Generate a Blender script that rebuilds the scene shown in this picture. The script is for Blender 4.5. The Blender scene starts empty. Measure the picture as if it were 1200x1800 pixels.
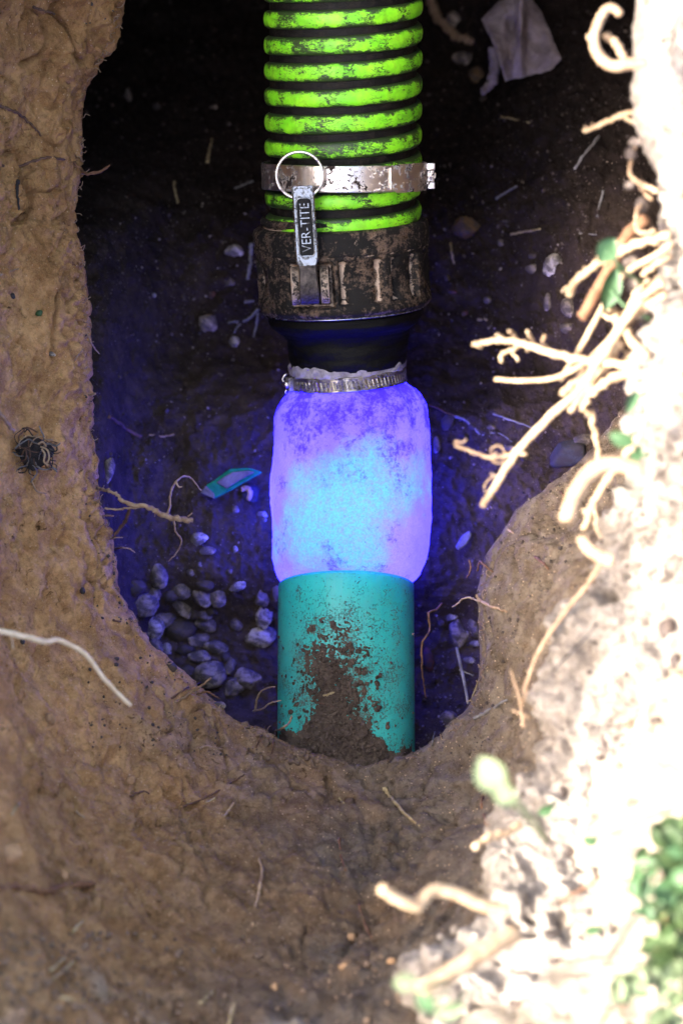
import bpy, bmesh, math, random
import numpy as np
from mathutils import Vector, Matrix, Quaternion
from mathutils.bvhtree import BVHTree
random.seed(7)
rng = np.random.default_rng(7)
scene = bpy.context.scene
COL = scene.collection
R_ = math.radians

# ------------------------------------------------------------------ camera
PITCH = R_(75)
FD = 2.2                                  # metres from camera to the pipe end
HALF = 0.835 / 2 / FD                     # tan of half the vertical angle
CX = Vector((1, 0, 0))
CU = Vector((0, math.sin(PITCH), math.cos(PITCH)))
CD = Vector((0, math.cos(PITCH), -math.sin(PITCH)))
CAM = -FD * CD
S = 2 * HALF / 1800                       # tangent per photo pixel
K = 0.835 / 1800                          # metres per photo pixel at the pipe
cd = bpy.data.cameras.new('camera')
cd.sensor_fit = 'VERTICAL'; cd.sensor_height = 24
cd.lens = 12 / HALF
cd.clip_start = 0.05; cd.clip_end = 300
cd.dof.use_dof = True
cd.dof.focus_distance = 2.13
cd.dof.aperture_fstop = cd.lens / 1000 / 0.019
cam = bpy.data.objects.new('camera', cd); COL.objects.link(cam)
cam.matrix_world = Matrix(((CX.x, CU.x, -CD.x, CAM.x), (CX.y, CU.y, -CD.y, CAM.y),
                           (CX.z, CU.z, -CD.z, CAM.z), (0, 0, 0, 1)))
scene.camera = cam

# ------------------------------------------------------------------ light
SUN_EL, SUN_AZ = R_(36), R_(192)          # azimuth measured from +x, counter-clockwise
SUNV = Vector((math.cos(SUN_EL) * math.cos(SUN_AZ), math.cos(SUN_EL) * math.sin(SUN_AZ), math.sin(SUN_EL)))
w = bpy.data.worlds.new('World'); scene.world = w; w.use_nodes = True
nt = w.node_tree
sky = nt.nodes.new('ShaderNodeTexSky'); sky.sky_type = 'NISHITA'; sky.sun_disc = False
sky.sun_elevation = SUN_EL
sky.air_density = .6; sky.dust_density = 6; sky.ozone_density = .2
sky.sun_rotation = math.pi / 2 - SUN_AZ
nt.links.new(sky.outputs[0], nt.nodes['Background'].inputs[0])
nt.nodes['Background'].inputs[1].default_value = 0.14
sd = bpy.data.lights.new('sun', 'SUN'); sd.energy = 2.0; sd.angle = R_(0.5); sd.color = (1, .95, .88)
so = bpy.data.objects.new('sun', sd); COL.objects.link(so)
so.rotation_euler = SUNV.to_track_quat('Z', 'Y').to_euler()
scene.view_settings.view_transform = 'Standard'
scene.view_settings.look = 'None'
scene.view_settings.exposure = 3.45
scene.view_settings.gamma = 1
scene.cycles.use_denoising = True
scene.cycles.max_bounces = 6
scene.cycles.sample_clamp_indirect = 6

# ------------------------------------------------------------------ numeric noise
_perm = rng.permutation(256); _perm = np.concatenate([_perm, _perm])
_grad = rng.normal(size=(256, 3)); _grad /= np.linalg.norm(_grad, axis=1)[:, None]
def perlin(p):
    i = np.floor(p).astype(int); f = p - i; i &= 255
    u = f * f * f * (f * (f * 6 - 15) + 10)
    out = 0
    for dx in (0, 1):
        wx = u[:, 0] if dx else 1 - u[:, 0]
        for dy in (0, 1):
            wy = u[:, 1] if dy else 1 - u[:, 1]
            for dz in (0, 1):
                wz = u[:, 2] if dz else 1 - u[:, 2]
                h = _perm[_perm[_perm[(i[:, 0] + dx) & 255] + ((i[:, 1] + dy) & 255)] + ((i[:, 2] + dz) & 255)]
                g = _grad[h]
                out = out + wx * wy * wz * (g[:, 0] * (f[:, 0] - dx) + g[:, 1] * (f[:, 1] - dy) + g[:, 2] * (f[:, 2] - dz))
    return out
def fbm(p, scale, octaves=4, gain=.5, off=0.):
    v = 0; a = 1; q = np.asarray(p, float) * scale + off
    for k in range(octaves):
        v = v + a * perlin(q); a *= gain; q = q * 2.03 + 7.3
    return v
def smooth(a, b, x):
    t = np.clip((x - a) / (b - a), 0, 1); return t * t * (3 - 2 * t)

# ------------------------------------------------------------------ picture ray -> point in the place
def ray(px, py): return CD + CX * ((px - 600) * S) + CU * ((900 - py) * S)
def at(px, py, depth): return CAM + ray(px, py) * depth
def atz(px, py, z):
    r = ray(px, py); return CAM + r * ((z - CAM.z) / r.z)
def atz_np(px, py, z):
    d = np.stack([CD.x + (px - 600) * S, CD.y + (900 - py) * S * CU.y, CD.z + (900 - py) * S * CU.z], -1)
    t = (z - CAM.z) / d[..., 2]
    return np.array(CAM) + d * t[..., None]

# ------------------------------------------------------------------ object helpers
def link(name, me, mat, parent=None, smooth_=True):
    o = bpy.data.objects.new(name, me); COL.objects.link(o)
    if mat is not None and len(me.materials) == 0: me.materials.append(mat)
    if smooth_ and me.polygons:
        me.polygons.foreach_set('use_smooth', [True] * len(me.polygons))
    if parent is not None:
        o.parent = parent
    return o
def mesh_from(verts, faces, name='mesh'):
    me = bpy.data.meshes.new(name)
    me.from_pydata([tuple(v) for v in verts], [], faces); me.update()
    return me
def tag(o, label, cat, group=None, kind=None):
    o['label'] = label; o['category'] = cat
    if group: o['group'] = group
    if kind: o['kind'] = kind
    return o
def empty(name, M, label, cat, group=None):
    o = bpy.data.objects.new(name, None); COL.objects.link(o)
    o.empty_display_size = .05
    o.matrix_world = M
    return tag(o, label, cat, group)
def grid_faces(n, m, close=False):
    nn = n if close else n - 1
    f = []
    for i in range(nn):
        a = i * m; b = ((i + 1) % n) * m
        for j in range(m - 1):
            f.append((a + j, b + j, b + j + 1, a + j + 1))
    return f
def frame(px, py, depth, alpha, beta=0.):
    """local x right, -y towards the camera side, z along the line going up the pipe run"""
    a, b = R_(alpha), R_(beta)
    U = CU * math.cos(b) - CX * math.sin(b)
    X = CX * math.cos(b) + CU * math.sin(b)
    Z = U * math.cos(a) - CD * math.sin(a)
    Y = CD * math.cos(a) + U * math.sin(a)
    o = at(px, py, depth)
    return Matrix(((X.x, Y.x, Z.x, o.x), (X.y, Y.y, Z.y, o.y), (X.z, Y.z, Z.z, o.z), (0, 0, 0, 1)))
def lathe(prof, n=96, rfun=None, zsub=1):
    """prof = [(r, z)] in photo pixels; rfun(phi, z, r) -> r"""
    pr = []
    for (r0, z0), (r1, z1) in zip(prof, prof[1:]):
        k = max(1, int(zsub * math.hypot(r1 - r0, z1 - z0) / 4)) if zsub > 0 else 1
        for i in range(k): pr.append((r0 + (r1 - r0) * i / k, z0 + (z1 - z0) * i / k))
    pr.append(prof[-1])
    V = []
    for i in range(n):
        ph = 2 * math.pi * i / n
        for r, z in pr:
            rr = rfun(ph, z, r) if rfun else r
            V.append((rr * math.cos(ph) * K, rr * math.sin(ph) * K, z * K))
    return mesh_from(V, grid_faces(n, len(pr), True))
def catmull(P, n):
    P = [Vector(p) for p in P]
    if len(P) == 2: return [P[0].lerp(P[1], i / n) for i in range(n + 1)]
    Q = [P[0] * 2 - P[1]] + P + [P[-1] * 2 - P[-2]]
    out = []
    for k in range(len(P) - 1):
        a, b, c, d = Q[k:k + 4]
        for i in range(n):
            t = i / n
            out.append(.5 * ((2 * b) + (c - a) * t + (2 * a - 5 * b + 4 * c - d) * t * t + (3 * b - a - 3 * c + d) * t ** 3))
    out.append(P[-1]); return out
def tube_data(pts, rads, seg=8, knob=0., cap=True, flat=1.):
    V, F = [], []
    up = Vector((.3, .2, 1)).normalized(); prev = None
    n = len(pts)
    for i, p in enumerate(pts):
        t = (pts[min(i + 1, n - 1)] - pts[max(i - 1, 0)]).normalized()
        if prev is None:
            nrm = t.cross(up).normalized()
        else:
            nrm = (prev - t * prev.dot(t)).normalized()
        prev = nrm; bi = t.cross(nrm)
        for j in range(seg):
            a = 2 * math.pi * j / seg
            r = rads[i] * (1 + knob * (random.random() - .5))
            V.append(p + nrm * (r * math.cos(a)) + bi * (r * flat * math.sin(a)))
    for i in range(n - 1):
        for j in range(seg):
            F.append((i * seg + j, i * seg + (j + 1) % seg, (i + 1) * seg + (j + 1) % seg, (i + 1) * seg + j))
    if cap:
        V.append(pts[0]); c = len(V) - 1
        for j in range(seg): F.append((c, (j + 1) % seg, j))
        V.append(pts[-1] + (pts[-1] - pts[-2]).normalized() * rads[-1] * .5); c = len(V) - 1
        b = (n - 1) * seg
        for j in range(seg): F.append((c, b + j, b + (j + 1) % seg))
    return V, F
def box_bm(bm, c, s, M=None):
    m = Matrix.Translation(c) @ Matrix.Diagonal((s[0], s[1], s[2], 1))
    bmesh.ops.create_cube(bm, size=1, matrix=(M @ m) if M else m)
def bm_mesh(bm, bevel=0., seg=2):
    if bevel > 0: bmesh.ops.bevel(bm, geom=bm.edges[:], offset=bevel, segments=seg, affect='EDGES', profile=.6)
    me = bpy.data.meshes.new('mesh'); bm.to_mesh(me); bm.free(); return me

# ------------------------------------------------------------------ materials
class NT:
    def __init__(s, name):
        s.m = bpy.data.materials.new(name); s.m.use_nodes = True; s.t = s.m.node_tree
        s.b = s.t.nodes['Principled BSDF']; s.out = s.t.nodes['Material Output']
        s.tc = s.t.nodes.new('ShaderNodeTexCoord').outputs['Object']
    def n(s, typ, **kw):
        nd = s.t.nodes.new(typ)
        for k, v in kw.items(): setattr(nd, k, v)
        return nd
    def l(s, a, b): s.t.links.new(a, b)
    def noise(s, scale, detail=6, rough=.6, dist=0., vec=None, off=0):
        nd = s.n('ShaderNodeTexNoise'); nd.inputs['Scale'].default_value = scale
        nd.inputs['Detail'].default_value = detail; nd.inputs['Roughness'].default_value = rough
        nd.inputs['Distortion'].default_value = dist
        if off:
            mp = s.n('ShaderNodeMapping'); mp.inputs['Location'].default_value = (off, off * 1.3, off * .7)
            s.l(vec or s.tc, mp.inputs['Vector']); s.l(mp.outputs[0], nd.inputs['Vector'])
        else: s.l(vec or s.tc, nd.inputs['Vector'])
        return nd.outputs['Fac']
    def voro(s, scale, feature='F1', out='Distance'):
        nd = s.n('ShaderNodeTexVoronoi', feature=feature); nd.inputs['Scale'].default_value = scale
        s.l(s.tc, nd.inputs['Vector']); return nd.outputs[out]
    def ramp(s, fac, stops):
        nd = s.n('ShaderNodeValToRGB'); e = nd.color_ramp.elements
        while len(e) < len(stops): e.new(.5)
        for k, (p, c) in enumerate(stops):
            e[k].position = p
            e[k].color = (c, c, c, 1) if not hasattr(c, '__len__') else (*c, 1)
        s.l(fac, nd.inputs[0]); return nd.outputs[0]
    def mix(s, fac, a, b, mode='MIX'):
        nd = s.n('ShaderNodeMix', data_type='RGBA', blend_type=mode)
        for sock, v in ((nd.inputs[0], fac), (nd.inputs[6], a), (nd.inputs[7], b)):
            if hasattr(v, 'is_linked') or isinstance(v, bpy.types.NodeSocket): s.l(v, sock)
            elif hasattr(v, '__len__'): sock.default_value = (*v, 1)
            else: sock.default_value = v
        return nd.outputs[2]
    def math(s, op, a, b=0., c=None):
        nd = s.n('ShaderNodeMath', operation=op)
        for sock, v in zip(nd.inputs, (a, b, c)):
            if v is None: continue
            if isinstance(v, bpy.types.NodeSocket): s.l(v, sock)
            else: sock.default_value = v
        return nd.outputs[0]
    def bump(s, hs, strength=.6, dist=.002):
        prev = None
        for h, st, d in hs:
            nd = s.n('ShaderNodeBump'); nd.inputs['Strength'].default_value = st; nd.inputs['Distance'].default_value = d
            s.l(h, nd.inputs['Height'])
            if prev: s.l(prev, nd.inputs['Normal'])
            prev = nd.outputs[0]
        s.l(prev, s.b.inputs['Normal'])
    def set(s, **kw):
        for k, v in kw.items():
            k = {'color': 'Base Color', 'rough': 'Roughness', 'metal': 'Metallic', 'spec': 'Specular IOR Level'}.get(k, k)
            if isinstance(v, bpy.types.NodeSocket): s.l(v, s.b.inputs[k])
            elif hasattr(v, '__len__'): s.b.inputs[k].default_value = (*v, 1)
            else: s.b.inputs[k].default_value = v
        return s.m

def soil_mat(name, dark, mid, light, speck, grain=1.0, hole=.5, crack=True, rough=.95, big=6., soil_light_tints=None):
    n = NT(name)
    a = n.noise(big, 6, .62); b = n.noise(55, 7, .7, .3, off=3.1); g = n.noise(900, 3, .7, off=9)
    c = n.mix(n.ramp(a, [(.32, 0), (.68, 1)]), dark, mid)
    c = n.mix(n.ramp(b, [(.42, 0), (.60, 1)]), c, light)
    c = n.mix(n.ramp(n.noise(130, 6, .75, 1.0, off=27), [(.50, 0), (.62, .55)]), c, tuple(x * .55 for x in dark))
    c = n.mix(n.ramp(g, [(.3, .0), (.75, .55)]), c, tuple(x * 1.25 for x in light))
    if soil_light_tints:  # position tints: painted light and shade, besides pale topsoil
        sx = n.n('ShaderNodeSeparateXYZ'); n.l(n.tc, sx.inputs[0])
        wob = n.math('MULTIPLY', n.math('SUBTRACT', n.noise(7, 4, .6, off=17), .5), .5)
        for axis, lo, hi, tint in soil_light_tints:
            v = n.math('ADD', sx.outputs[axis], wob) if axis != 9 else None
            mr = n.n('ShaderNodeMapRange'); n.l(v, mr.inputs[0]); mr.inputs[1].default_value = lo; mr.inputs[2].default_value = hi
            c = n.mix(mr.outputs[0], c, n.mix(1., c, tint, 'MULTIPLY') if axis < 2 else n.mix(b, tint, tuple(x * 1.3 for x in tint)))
    # pale grit
    v = n.voro(420); vc = n.voro(420, out='Color')
    sp = n.math('MULTIPLY', n.ramp(v, [(.16, 1), (.3, 0)]), n.ramp(vc, [(.72, 0), (.8, 1)]))
    c = n.mix(n.math('MULTIPLY', sp, .75), c, speck)
    # dark pits and organic crumbs, the pits' shade painted into the colour
    h = n.noise(150, 5, .65, 1.2, off=5.5); hm = n.ramp(h, [(.62 - .04 * hole, 0), (.70 - .04 * hole, 1)])
    h2 = n.noise(18, 4, .6, off=1.5); hm = n.math('MULTIPLY', hm, n.ramp(h2, [(.42, 0), (.6, 1)]))
    c = n.mix(n.math('MULTIPLY', hm, .8 * hole), c, tuple(x * .3 for x in dark))
    bumps = [(n.noise(45, 8, .72, .5, off=2.2), .9, .010), (n.noise(380, 6, .8, off=4), .8 * grain, .0016), (hm, -.0 + .6, -.002), (sp, .5, .0006)]
    if crack:
        ck = n.n('ShaderNodeTexVoronoi', feature='DISTANCE_TO_EDGE'); ck.inputs['Scale'].default_value = 34
        ds = n.n('ShaderNodeTexNoise'); ds.inputs['Scale'].default_value = 60; ds.inputs['Detail'].default_value = 5
        n.l(n.tc, ds.inputs['Vector'])
        ad = n.n('ShaderNodeVectorMath', operation='MULTIPLY_ADD'); n.l(ds.outputs['Color'], ad.inputs[0])
        ad.inputs[1].default_value = (.035, .035, .035); n.l(n.tc, ad.inputs[2]); n.l(ad.outputs[0], ck.inputs['Vector'])
        cm = n.math('MULTIPLY', n.ramp(ck.outputs['Distance'], [(.0, 1), (.035, 0)]), n.ramp(n.noise(9, 3, .5, off=8), [(.5, 0), (.6, 1)]))
        bumps.append((cm, .7, -.002))
    n.bump(bumps)
    return n.set(color=c, rough=rough, spec=.15)

M_WALL = soil_mat('dry_tan_soil', (.24, .115, .042), (.50, .262, .098), (.66, .39, .175), (.74, .52, .33), hole=1.0, soil_light_tints=[(0, -.15, .03, (.33, .44, .72)), (1, .08, .45, (.55, .47, .38)), (1, -.17, -.40, (.52, .54, .60)), (2, .40, .46, (.36, .30, .23))])  # golden left, darker right and ends: light painted by position; pale topsoil above
M_FLOOR = soil_mat('shade_dark_soil', (.036, .025, .019), (.076, .052, .038), (.11, .076, .056), (.26, .21, .17), grain=1.3, hole=.8, crack=False, big=9, soil_light_tints=[(1, .08, .33, (.22, .20, .20))])  # darkened to paint the deep hollow's shade, more at the far end
M_BANK = soil_mat('pale_sunbaked_soil', (.10, .075, .058), (.26, .22, .18), (.38, .33, .28), (.66, .6, .5), hole=1.3)
M_CRUMB = soil_mat('loose_brown_soil', (.05, .036, .027), (.105, .075, .055), (.17, .125, .09), (.34, .27, .2), grain=1.4, hole=.8, crack=False, big=30)

def stone_mat(name, a, b, rough=.75, sc=60):
    n = NT(name)
    c = n.mix(n.ramp(n.noise(sc, 6, .65), [(.35, 0), (.65, 1)]), a, b)
    c = n.mix(n.ramp(n.noise(500, 3, .6, off=3), [(.55, 0), (.72, .6)]), c, tuple(x * .45 for x in a))
    dirt = n.ramp(n.noise(90, 5, .7, .5, off=7), [(.44, 0), (.56, .85)])
    c = n.mix(dirt, c, (.045, .034, .03))
    n.bump([(n.noise(220, 6, .7), .5, .0012)])
    return n.set(color=c, rough=rough, spec=.3)
M_ST = {'grey': stone_mat('grey_stone', (.18, .135, .10), (.34, .27, .215)),
        'tan': stone_mat('tan_stone', (.21, .155, .115), (.40, .32, .25)),
        'pale': stone_mat('pale_stone', (.36, .30, .24), (.62, .54, .44)),
        'brown': stone_mat('brown_stone', (.06, .04, .03), (.11, .08, .06)),
        'red': stone_mat('red_stone', (.11, .035, .025), (.17, .06, .04)),
        'ochre': stone_mat('ochre_stone', (.10, .055, .018), (.16, .09, .03)),
        'dark': stone_mat('dark_stone', (.035, .033, .034), (.07, .066, .068))}

def plain_mat(name, a, b, scale=80, rough=.7, metal=0., bumpd=.0006, spec=.4, sheen=0):
    n = NT(name)
    c = n.mix(n.ramp(n.noise(scale, 6, .65, .4), [(.35, 0), (.65, 1)]), a, b)
    n.bump([(n.noise(scale * 4, 5, .7, off=2), .6, bumpd)])
    return n.set(color=c, rough=rough, metal=metal, spec=spec)
M_ROOT = plain_mat('pale_root_bark', (.21, .125, .07), (.40, .28, .17), 160, .8, bumpd=.001)
M_ROOTP = plain_mat('cream_root_bark', (.24, .15, .08), (.42, .31, .19), 120, .75)
M_ROOTB = plain_mat('brown_root_bark', (.10, .045, .02), (.20, .10, .05), 160, .85)
M_ROOTD = plain_mat('dark_root_bark', (.07, .035, .022), (.15, .08, .05), 160, .85)
M_STRAW = plain_mat('dry_straw', (.20, .14, .06), (.42, .33, .17), 90, .6)
M_GREY = plain_mat('weathered_grey_twig', (.09, .08, .075), (.22, .20, .185), 90, .8)
M_LEAF = plain_mat('green_leaf', (.018, .052, .016), (.045, .095, .032), 60, .55)
M_LEAFP = plain_mat('pale_green_leaf', (.075, .105, .05), (.13, .165, .085), 60, .55)
M_GRASS = plain_mat('grass_blades', (.018, .040, .010), (.05, .08, .02), 40, .6)
M_DARKORG = plain_mat('dark_organic', (.012, .010, .010), (.05, .042, .04), 200, .95, bumpd=.002)
M_TANC = plain_mat('tan_clod', (.24, .14, .07), (.46, .29, .16), 70, .95, bumpd=.0015, spec=.1)
M_CLODB = plain_mat('brown_clod', (.10, .068, .046), (.21, .145, .10), 60, .95, bumpd=.0015, spec=.1)
M_RAG = plain_mat('dirty_felt', (.14, .105, .10), (.34, .27, .26), 42, .95, bumpd=.003, spec=.1)

def hose_green():
    n = NT('fluorescent_green_rib')
    base = n.mix(n.ramp(n.noise(70, 4, .6), [(.35, 0), (.7, 1)]), (.15, .58, .010), (.29, .74, .02))
    mp = n.n('ShaderNodeMapping'); mp.inputs['Scale'].default_value = (1, 1, 2.2); n.l(n.tc, mp.inputs[0])
    g1 = n.noise(260, 7, .8, 1.2, vec=mp.outputs[0]); g2 = n.noise(38, 3, .6, off=6)
    at_ = n.n('ShaderNodeAttribute', attribute_name='groove'); g2 = n.math('ADD', g2, n.math('MULTIPLY', at_.outputs['Fac'], .42))
    m = n.ramp(n.math('ADD', n.math('MULTIPLY', g1, .62), n.math('MULTIPLY', g2, .5)), [(.575, 0), (.61, .95)])
    film = n.ramp(n.noise(120, 6, .7, .6, off=11), [(.45, 0), (.72, .6)])
    c = n.mix(film, base, (.10, .22, .015)); c = n.mix(m, c, (.012, .012, .010))
    n.bump([(m, .4, .0006), (n.noise(600, 3), .15, .0004)])
    return n.set(color=c, rough=.42, spec=.4)
M_GREEN = hose_green()
def black_mat(name, col=(.006, .006, .006), dirt=(.05, .038, .026), dm=.55, rough=.5):
    n = NT(name)
    m = n.ramp(n.noise(160, 7, .75, .8), [(dm, 0), (dm + .16, .9)])
    c = n.mix(m, col, dirt)
    n.bump([(n.noise(240, 6, .75, .6, off=4), .7, .0016)])
    return n.set(color=c, rough=n.ramp(m, [(0, rough), (1, .9)]), spec=.16)
M_RUB = black_mat('black_rubber', (.004, .0035, .003), (.022, .016, .011), .50)
M_CLOD = soil_mat('crumbly_clod_soil', (.10, .065, .04), (.19, .125, .08), (.26, .18, .12), (.36, .28, .2), crack=False, big=30)
M_CUFF = black_mat('black_tape_cuff', (.0012, .0012, .0012), (.014, .010, .007), .56, .55)
def metal_mat(name, col, dirt, lo, hi, rough, sc=95, metal=1., wear_glint=None):
    n = NT(name)
    m = n.ramp(n.math('ADD', n.math('MULTIPLY', n.noise(sc, 9, .80, .35), .7), n.math('MULTIPLY', n.noise(sc * 5, 4, .7, off=3), .3)), [(lo, 0), (hi, 1)])
    c = n.mix(m, col, dirt)
    mt = n.math('MULTIPLY', n.math('SUBTRACT', 1., m), metal)
    rg_ = n.ramp(m, [(0, rough), (1, .8)])
    if wear_glint:  # bright worn edges, doubling as painted highlights
        pt = n.n('ShaderNodeNewGeometry').outputs['Pointiness']
        wm = n.math('ADD', n.math('MULTIPLY', n.math('SUBTRACT', pt, .5), 5.), n.noise(130, 7, .8, .8, off=19))
        wm = n.ramp(wm, [(.61, 0), (.70, 1)])
        c = n.mix(wm, c, wear_glint); mt = n.math('MAXIMUM', mt, wm)
    n.bump([(m, .5, .0010), (n.noise(700, 4), .15, .0003)])
    return n.set(color=c, rough=rg_, metal=mt, spec=.3)
M_STEEL = metal_mat('spotted_steel_band', (.80, .73, .67), (.016, .008, .005), .53, .555, .28, 62)
M_SLEEV = metal_mat('tarnished_bronze', (.21, .145, .10), (.004, .003, .002), .40, .50, .20, 55, .97, wear_glint=(.50, .40, .31))
M_SLEEV2 = metal_mat('polished_tarnished_steel', (.27, .28, .29), (.02, .018, .016), .52, .62, .26, 110)
M_RING = plain_mat('bright_steel_wire', (.62, .55, .50), (.80, .76, .72), 200, .22, 1.)
M_WORM = metal_mat('zinc_clamp_band', (.30, .27, .23), (.02, .017, .013), .50, .60, .32, 90)
M_BLACK = black_mat('black_lettering_recess', (.008, .008, .008), (.02, .02, .02), .6)

def pipe_mat():
    n = NT('teal_sewer_pipe')
    st = n.n('ShaderNodeMapping'); n.l(n.tc, st.inputs[0]); st.inputs['Scale'].default_value = (260, 260, 14)
    streak = n.noise(1., 5, .6, vec=st.outputs[0])
    c = n.mix(n.ramp(n.noise(24, 5, .6), [(.3, 0), (.7, 1)]), (.014, .44, .37), (.035, .56, .47))
    c = n.mix(n.ramp(streak, [(.5, 0), (.8, .35)]), c, (.10, .42, .36))
    sx = n.n('ShaderNodeSeparateXYZ'); n.l(n.tc, sx.inputs[0])
    z = sx.outputs[2]
    # dust lies thicker on the lower, buried part
    low = n.n('ShaderNodeMapRange'); n.l(z, low.inputs[0]); low.inputs[1].default_value = -.008; low.inputs[2].default_value = -.08
    low.inputs[3].default_value = 0; low.inputs[4].default_value = 1
    cen = n.math('SUBTRACT', 1.15, n.math('MULTIPLY', n.math('ABSOLUTE', n.math('ADD', sx.outputs[0], .002)), 15.))
    cen = n.math('MAXIMUM', cen, .25)
    amt = n.math('MULTIPLY', low.outputs[0], cen)
    g = n.math('ADD', n.math('MULTIPLY', n.noise(620, 4, .8, off=1), .74), n.math('MULTIPLY', n.noise(60, 4, .6, off=5), .34))
    thr = n.math('ADD', g, n.math('MULTIPLY', amt, .085))
    dm = n.ramp(thr, [(.615, 0), (.65, .85)])
    c = n.mix(dm, c, (.085, .062, .045))
    sc = n.ramp(n.noise(70, 7, .8, 2.5, off=13), [(.70, 0), (.74, .8)])
    c = n.mix(sc, c, (.03, .04, .035))
    film = n.math('MULTIPLY', n.math('MULTIPLY', amt, n.ramp(n.noise(900, 3, .8, off=61), [(.35, 0), (.65, 1)])), .55)
    c = n.mix(film, c, (.13, .10, .075))
    haze = n.math('MULTIPLY', n.ramp(n.noise(14, 6, .7, .5, off=21), [(.45, 0), (.7, .35)]), 1.)
    c = n.mix(haze, c, (.12, .28, .24))
    n.bump([(dm, .7, .0012), (streak, .15, .0004)])
    return n.set(color=c, rough=n.ramp(dm, [(0, .42), (1, .95)]), spec=.4)
M_PIPE = pipe_mat()

def liner_mat():
    n = NT('resin_soaked_felt')
    sx = n.n('ShaderNodeSeparateXYZ'); n.l(n.tc, sx.inputs[0]); x, z = sx.outputs[0], sx.outputs[2]
    sp = n.math('ADD', n.math('MULTIPLY', n.noise(300, 7, .75, .3), .5), n.math('MULTIPLY', n.noise(42, 4, .6, off=4), .5))
    # dark violet unwetted felt, mostly towards the clamp end
    zz = n.n('ShaderNodeMapRange'); n.l(z, zz.inputs[0])
    zz.inputs[1].default_value = .07; zz.inputs[2].default_value = .165; zz.inputs[3].default_value = -.06; zz.inputs[4].default_value = .065
    dark = n.ramp(n.math('ADD', sp, zz.outputs[0]), [(.49, 0), (.60, .85)])
    # mottled turquoise patch: lamp glow from inside painted into the felt colour
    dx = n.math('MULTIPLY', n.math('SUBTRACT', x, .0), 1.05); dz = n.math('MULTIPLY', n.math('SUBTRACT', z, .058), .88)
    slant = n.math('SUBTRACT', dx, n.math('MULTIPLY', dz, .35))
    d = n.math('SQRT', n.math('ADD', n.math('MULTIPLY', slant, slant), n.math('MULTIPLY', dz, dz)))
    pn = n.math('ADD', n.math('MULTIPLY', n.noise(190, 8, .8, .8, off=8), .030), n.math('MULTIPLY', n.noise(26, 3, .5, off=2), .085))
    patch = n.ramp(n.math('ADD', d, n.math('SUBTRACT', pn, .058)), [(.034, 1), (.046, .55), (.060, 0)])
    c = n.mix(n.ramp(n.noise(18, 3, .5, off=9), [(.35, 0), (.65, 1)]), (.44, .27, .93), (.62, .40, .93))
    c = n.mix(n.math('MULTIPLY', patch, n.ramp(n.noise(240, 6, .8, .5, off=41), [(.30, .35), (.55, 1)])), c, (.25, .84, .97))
    c = n.mix(n.ramp(n.noise(520, 3, .7, off=51), [(.35, .30), (.6, 0)]), c, (.20, .12, .75))
    c = n.mix(dark, c, (.11, .03, .62))
    fl = n.ramp(n.noise(700, 2, .5, off=31), [(.70, 0), (.75, .7)])
    c = n.mix(fl, c, (.06, .03, .25))
    tr = n.n('ShaderNodeBsdfTranslucent'); n.l(c, tr.inputs[0])
    df = n.n('ShaderNodeBsdfDiffuse'); n.l(c, df.inputs[0])
    mx = n.n('ShaderNodeMixShader'); mx.inputs[0].default_value = .25
    bp = n.n('ShaderNodeBump'); bp.inputs['Strength'].default_value = .5; bp.inputs['Distance'].default_value = .0015
    n.l(n.noise(200, 6, .7), bp.inputs['Height']); n.l(bp.outputs[0], df.inputs['Normal'])
    n.l(tr.outputs[0], mx.inputs[1]); n.l(df.outputs[0], mx.inputs[2]); n.l(mx.outputs[0], n.out.inputs[0])
    return n.m
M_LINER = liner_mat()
def glass_mat():
    n = NT('green_bottle_glass')
    c = n.mix(n.ramp(n.noise(60, 4), [(.4, 0), (.6, 1)]), (.01, .26, .12), (.04, .42, .22))
    return n.set(color=c, rough=.12, spec=.8, **{'Transmission Weight': .35})
M_GLASS = glass_mat()
M_ROOTL = plain_mat('bright_cream_root', (.50, .38, .24), (.72, .60, .42), 120, .7)  # lighter cream than the other roots
M_DARKREFL = metal_mat('dark_reflection_steel', (.12, .10, .09), (.008, .007, .006), .40, .62, .3, 80)  # darker steel: the pit's dark reflection painted on the lever's cam end

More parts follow.
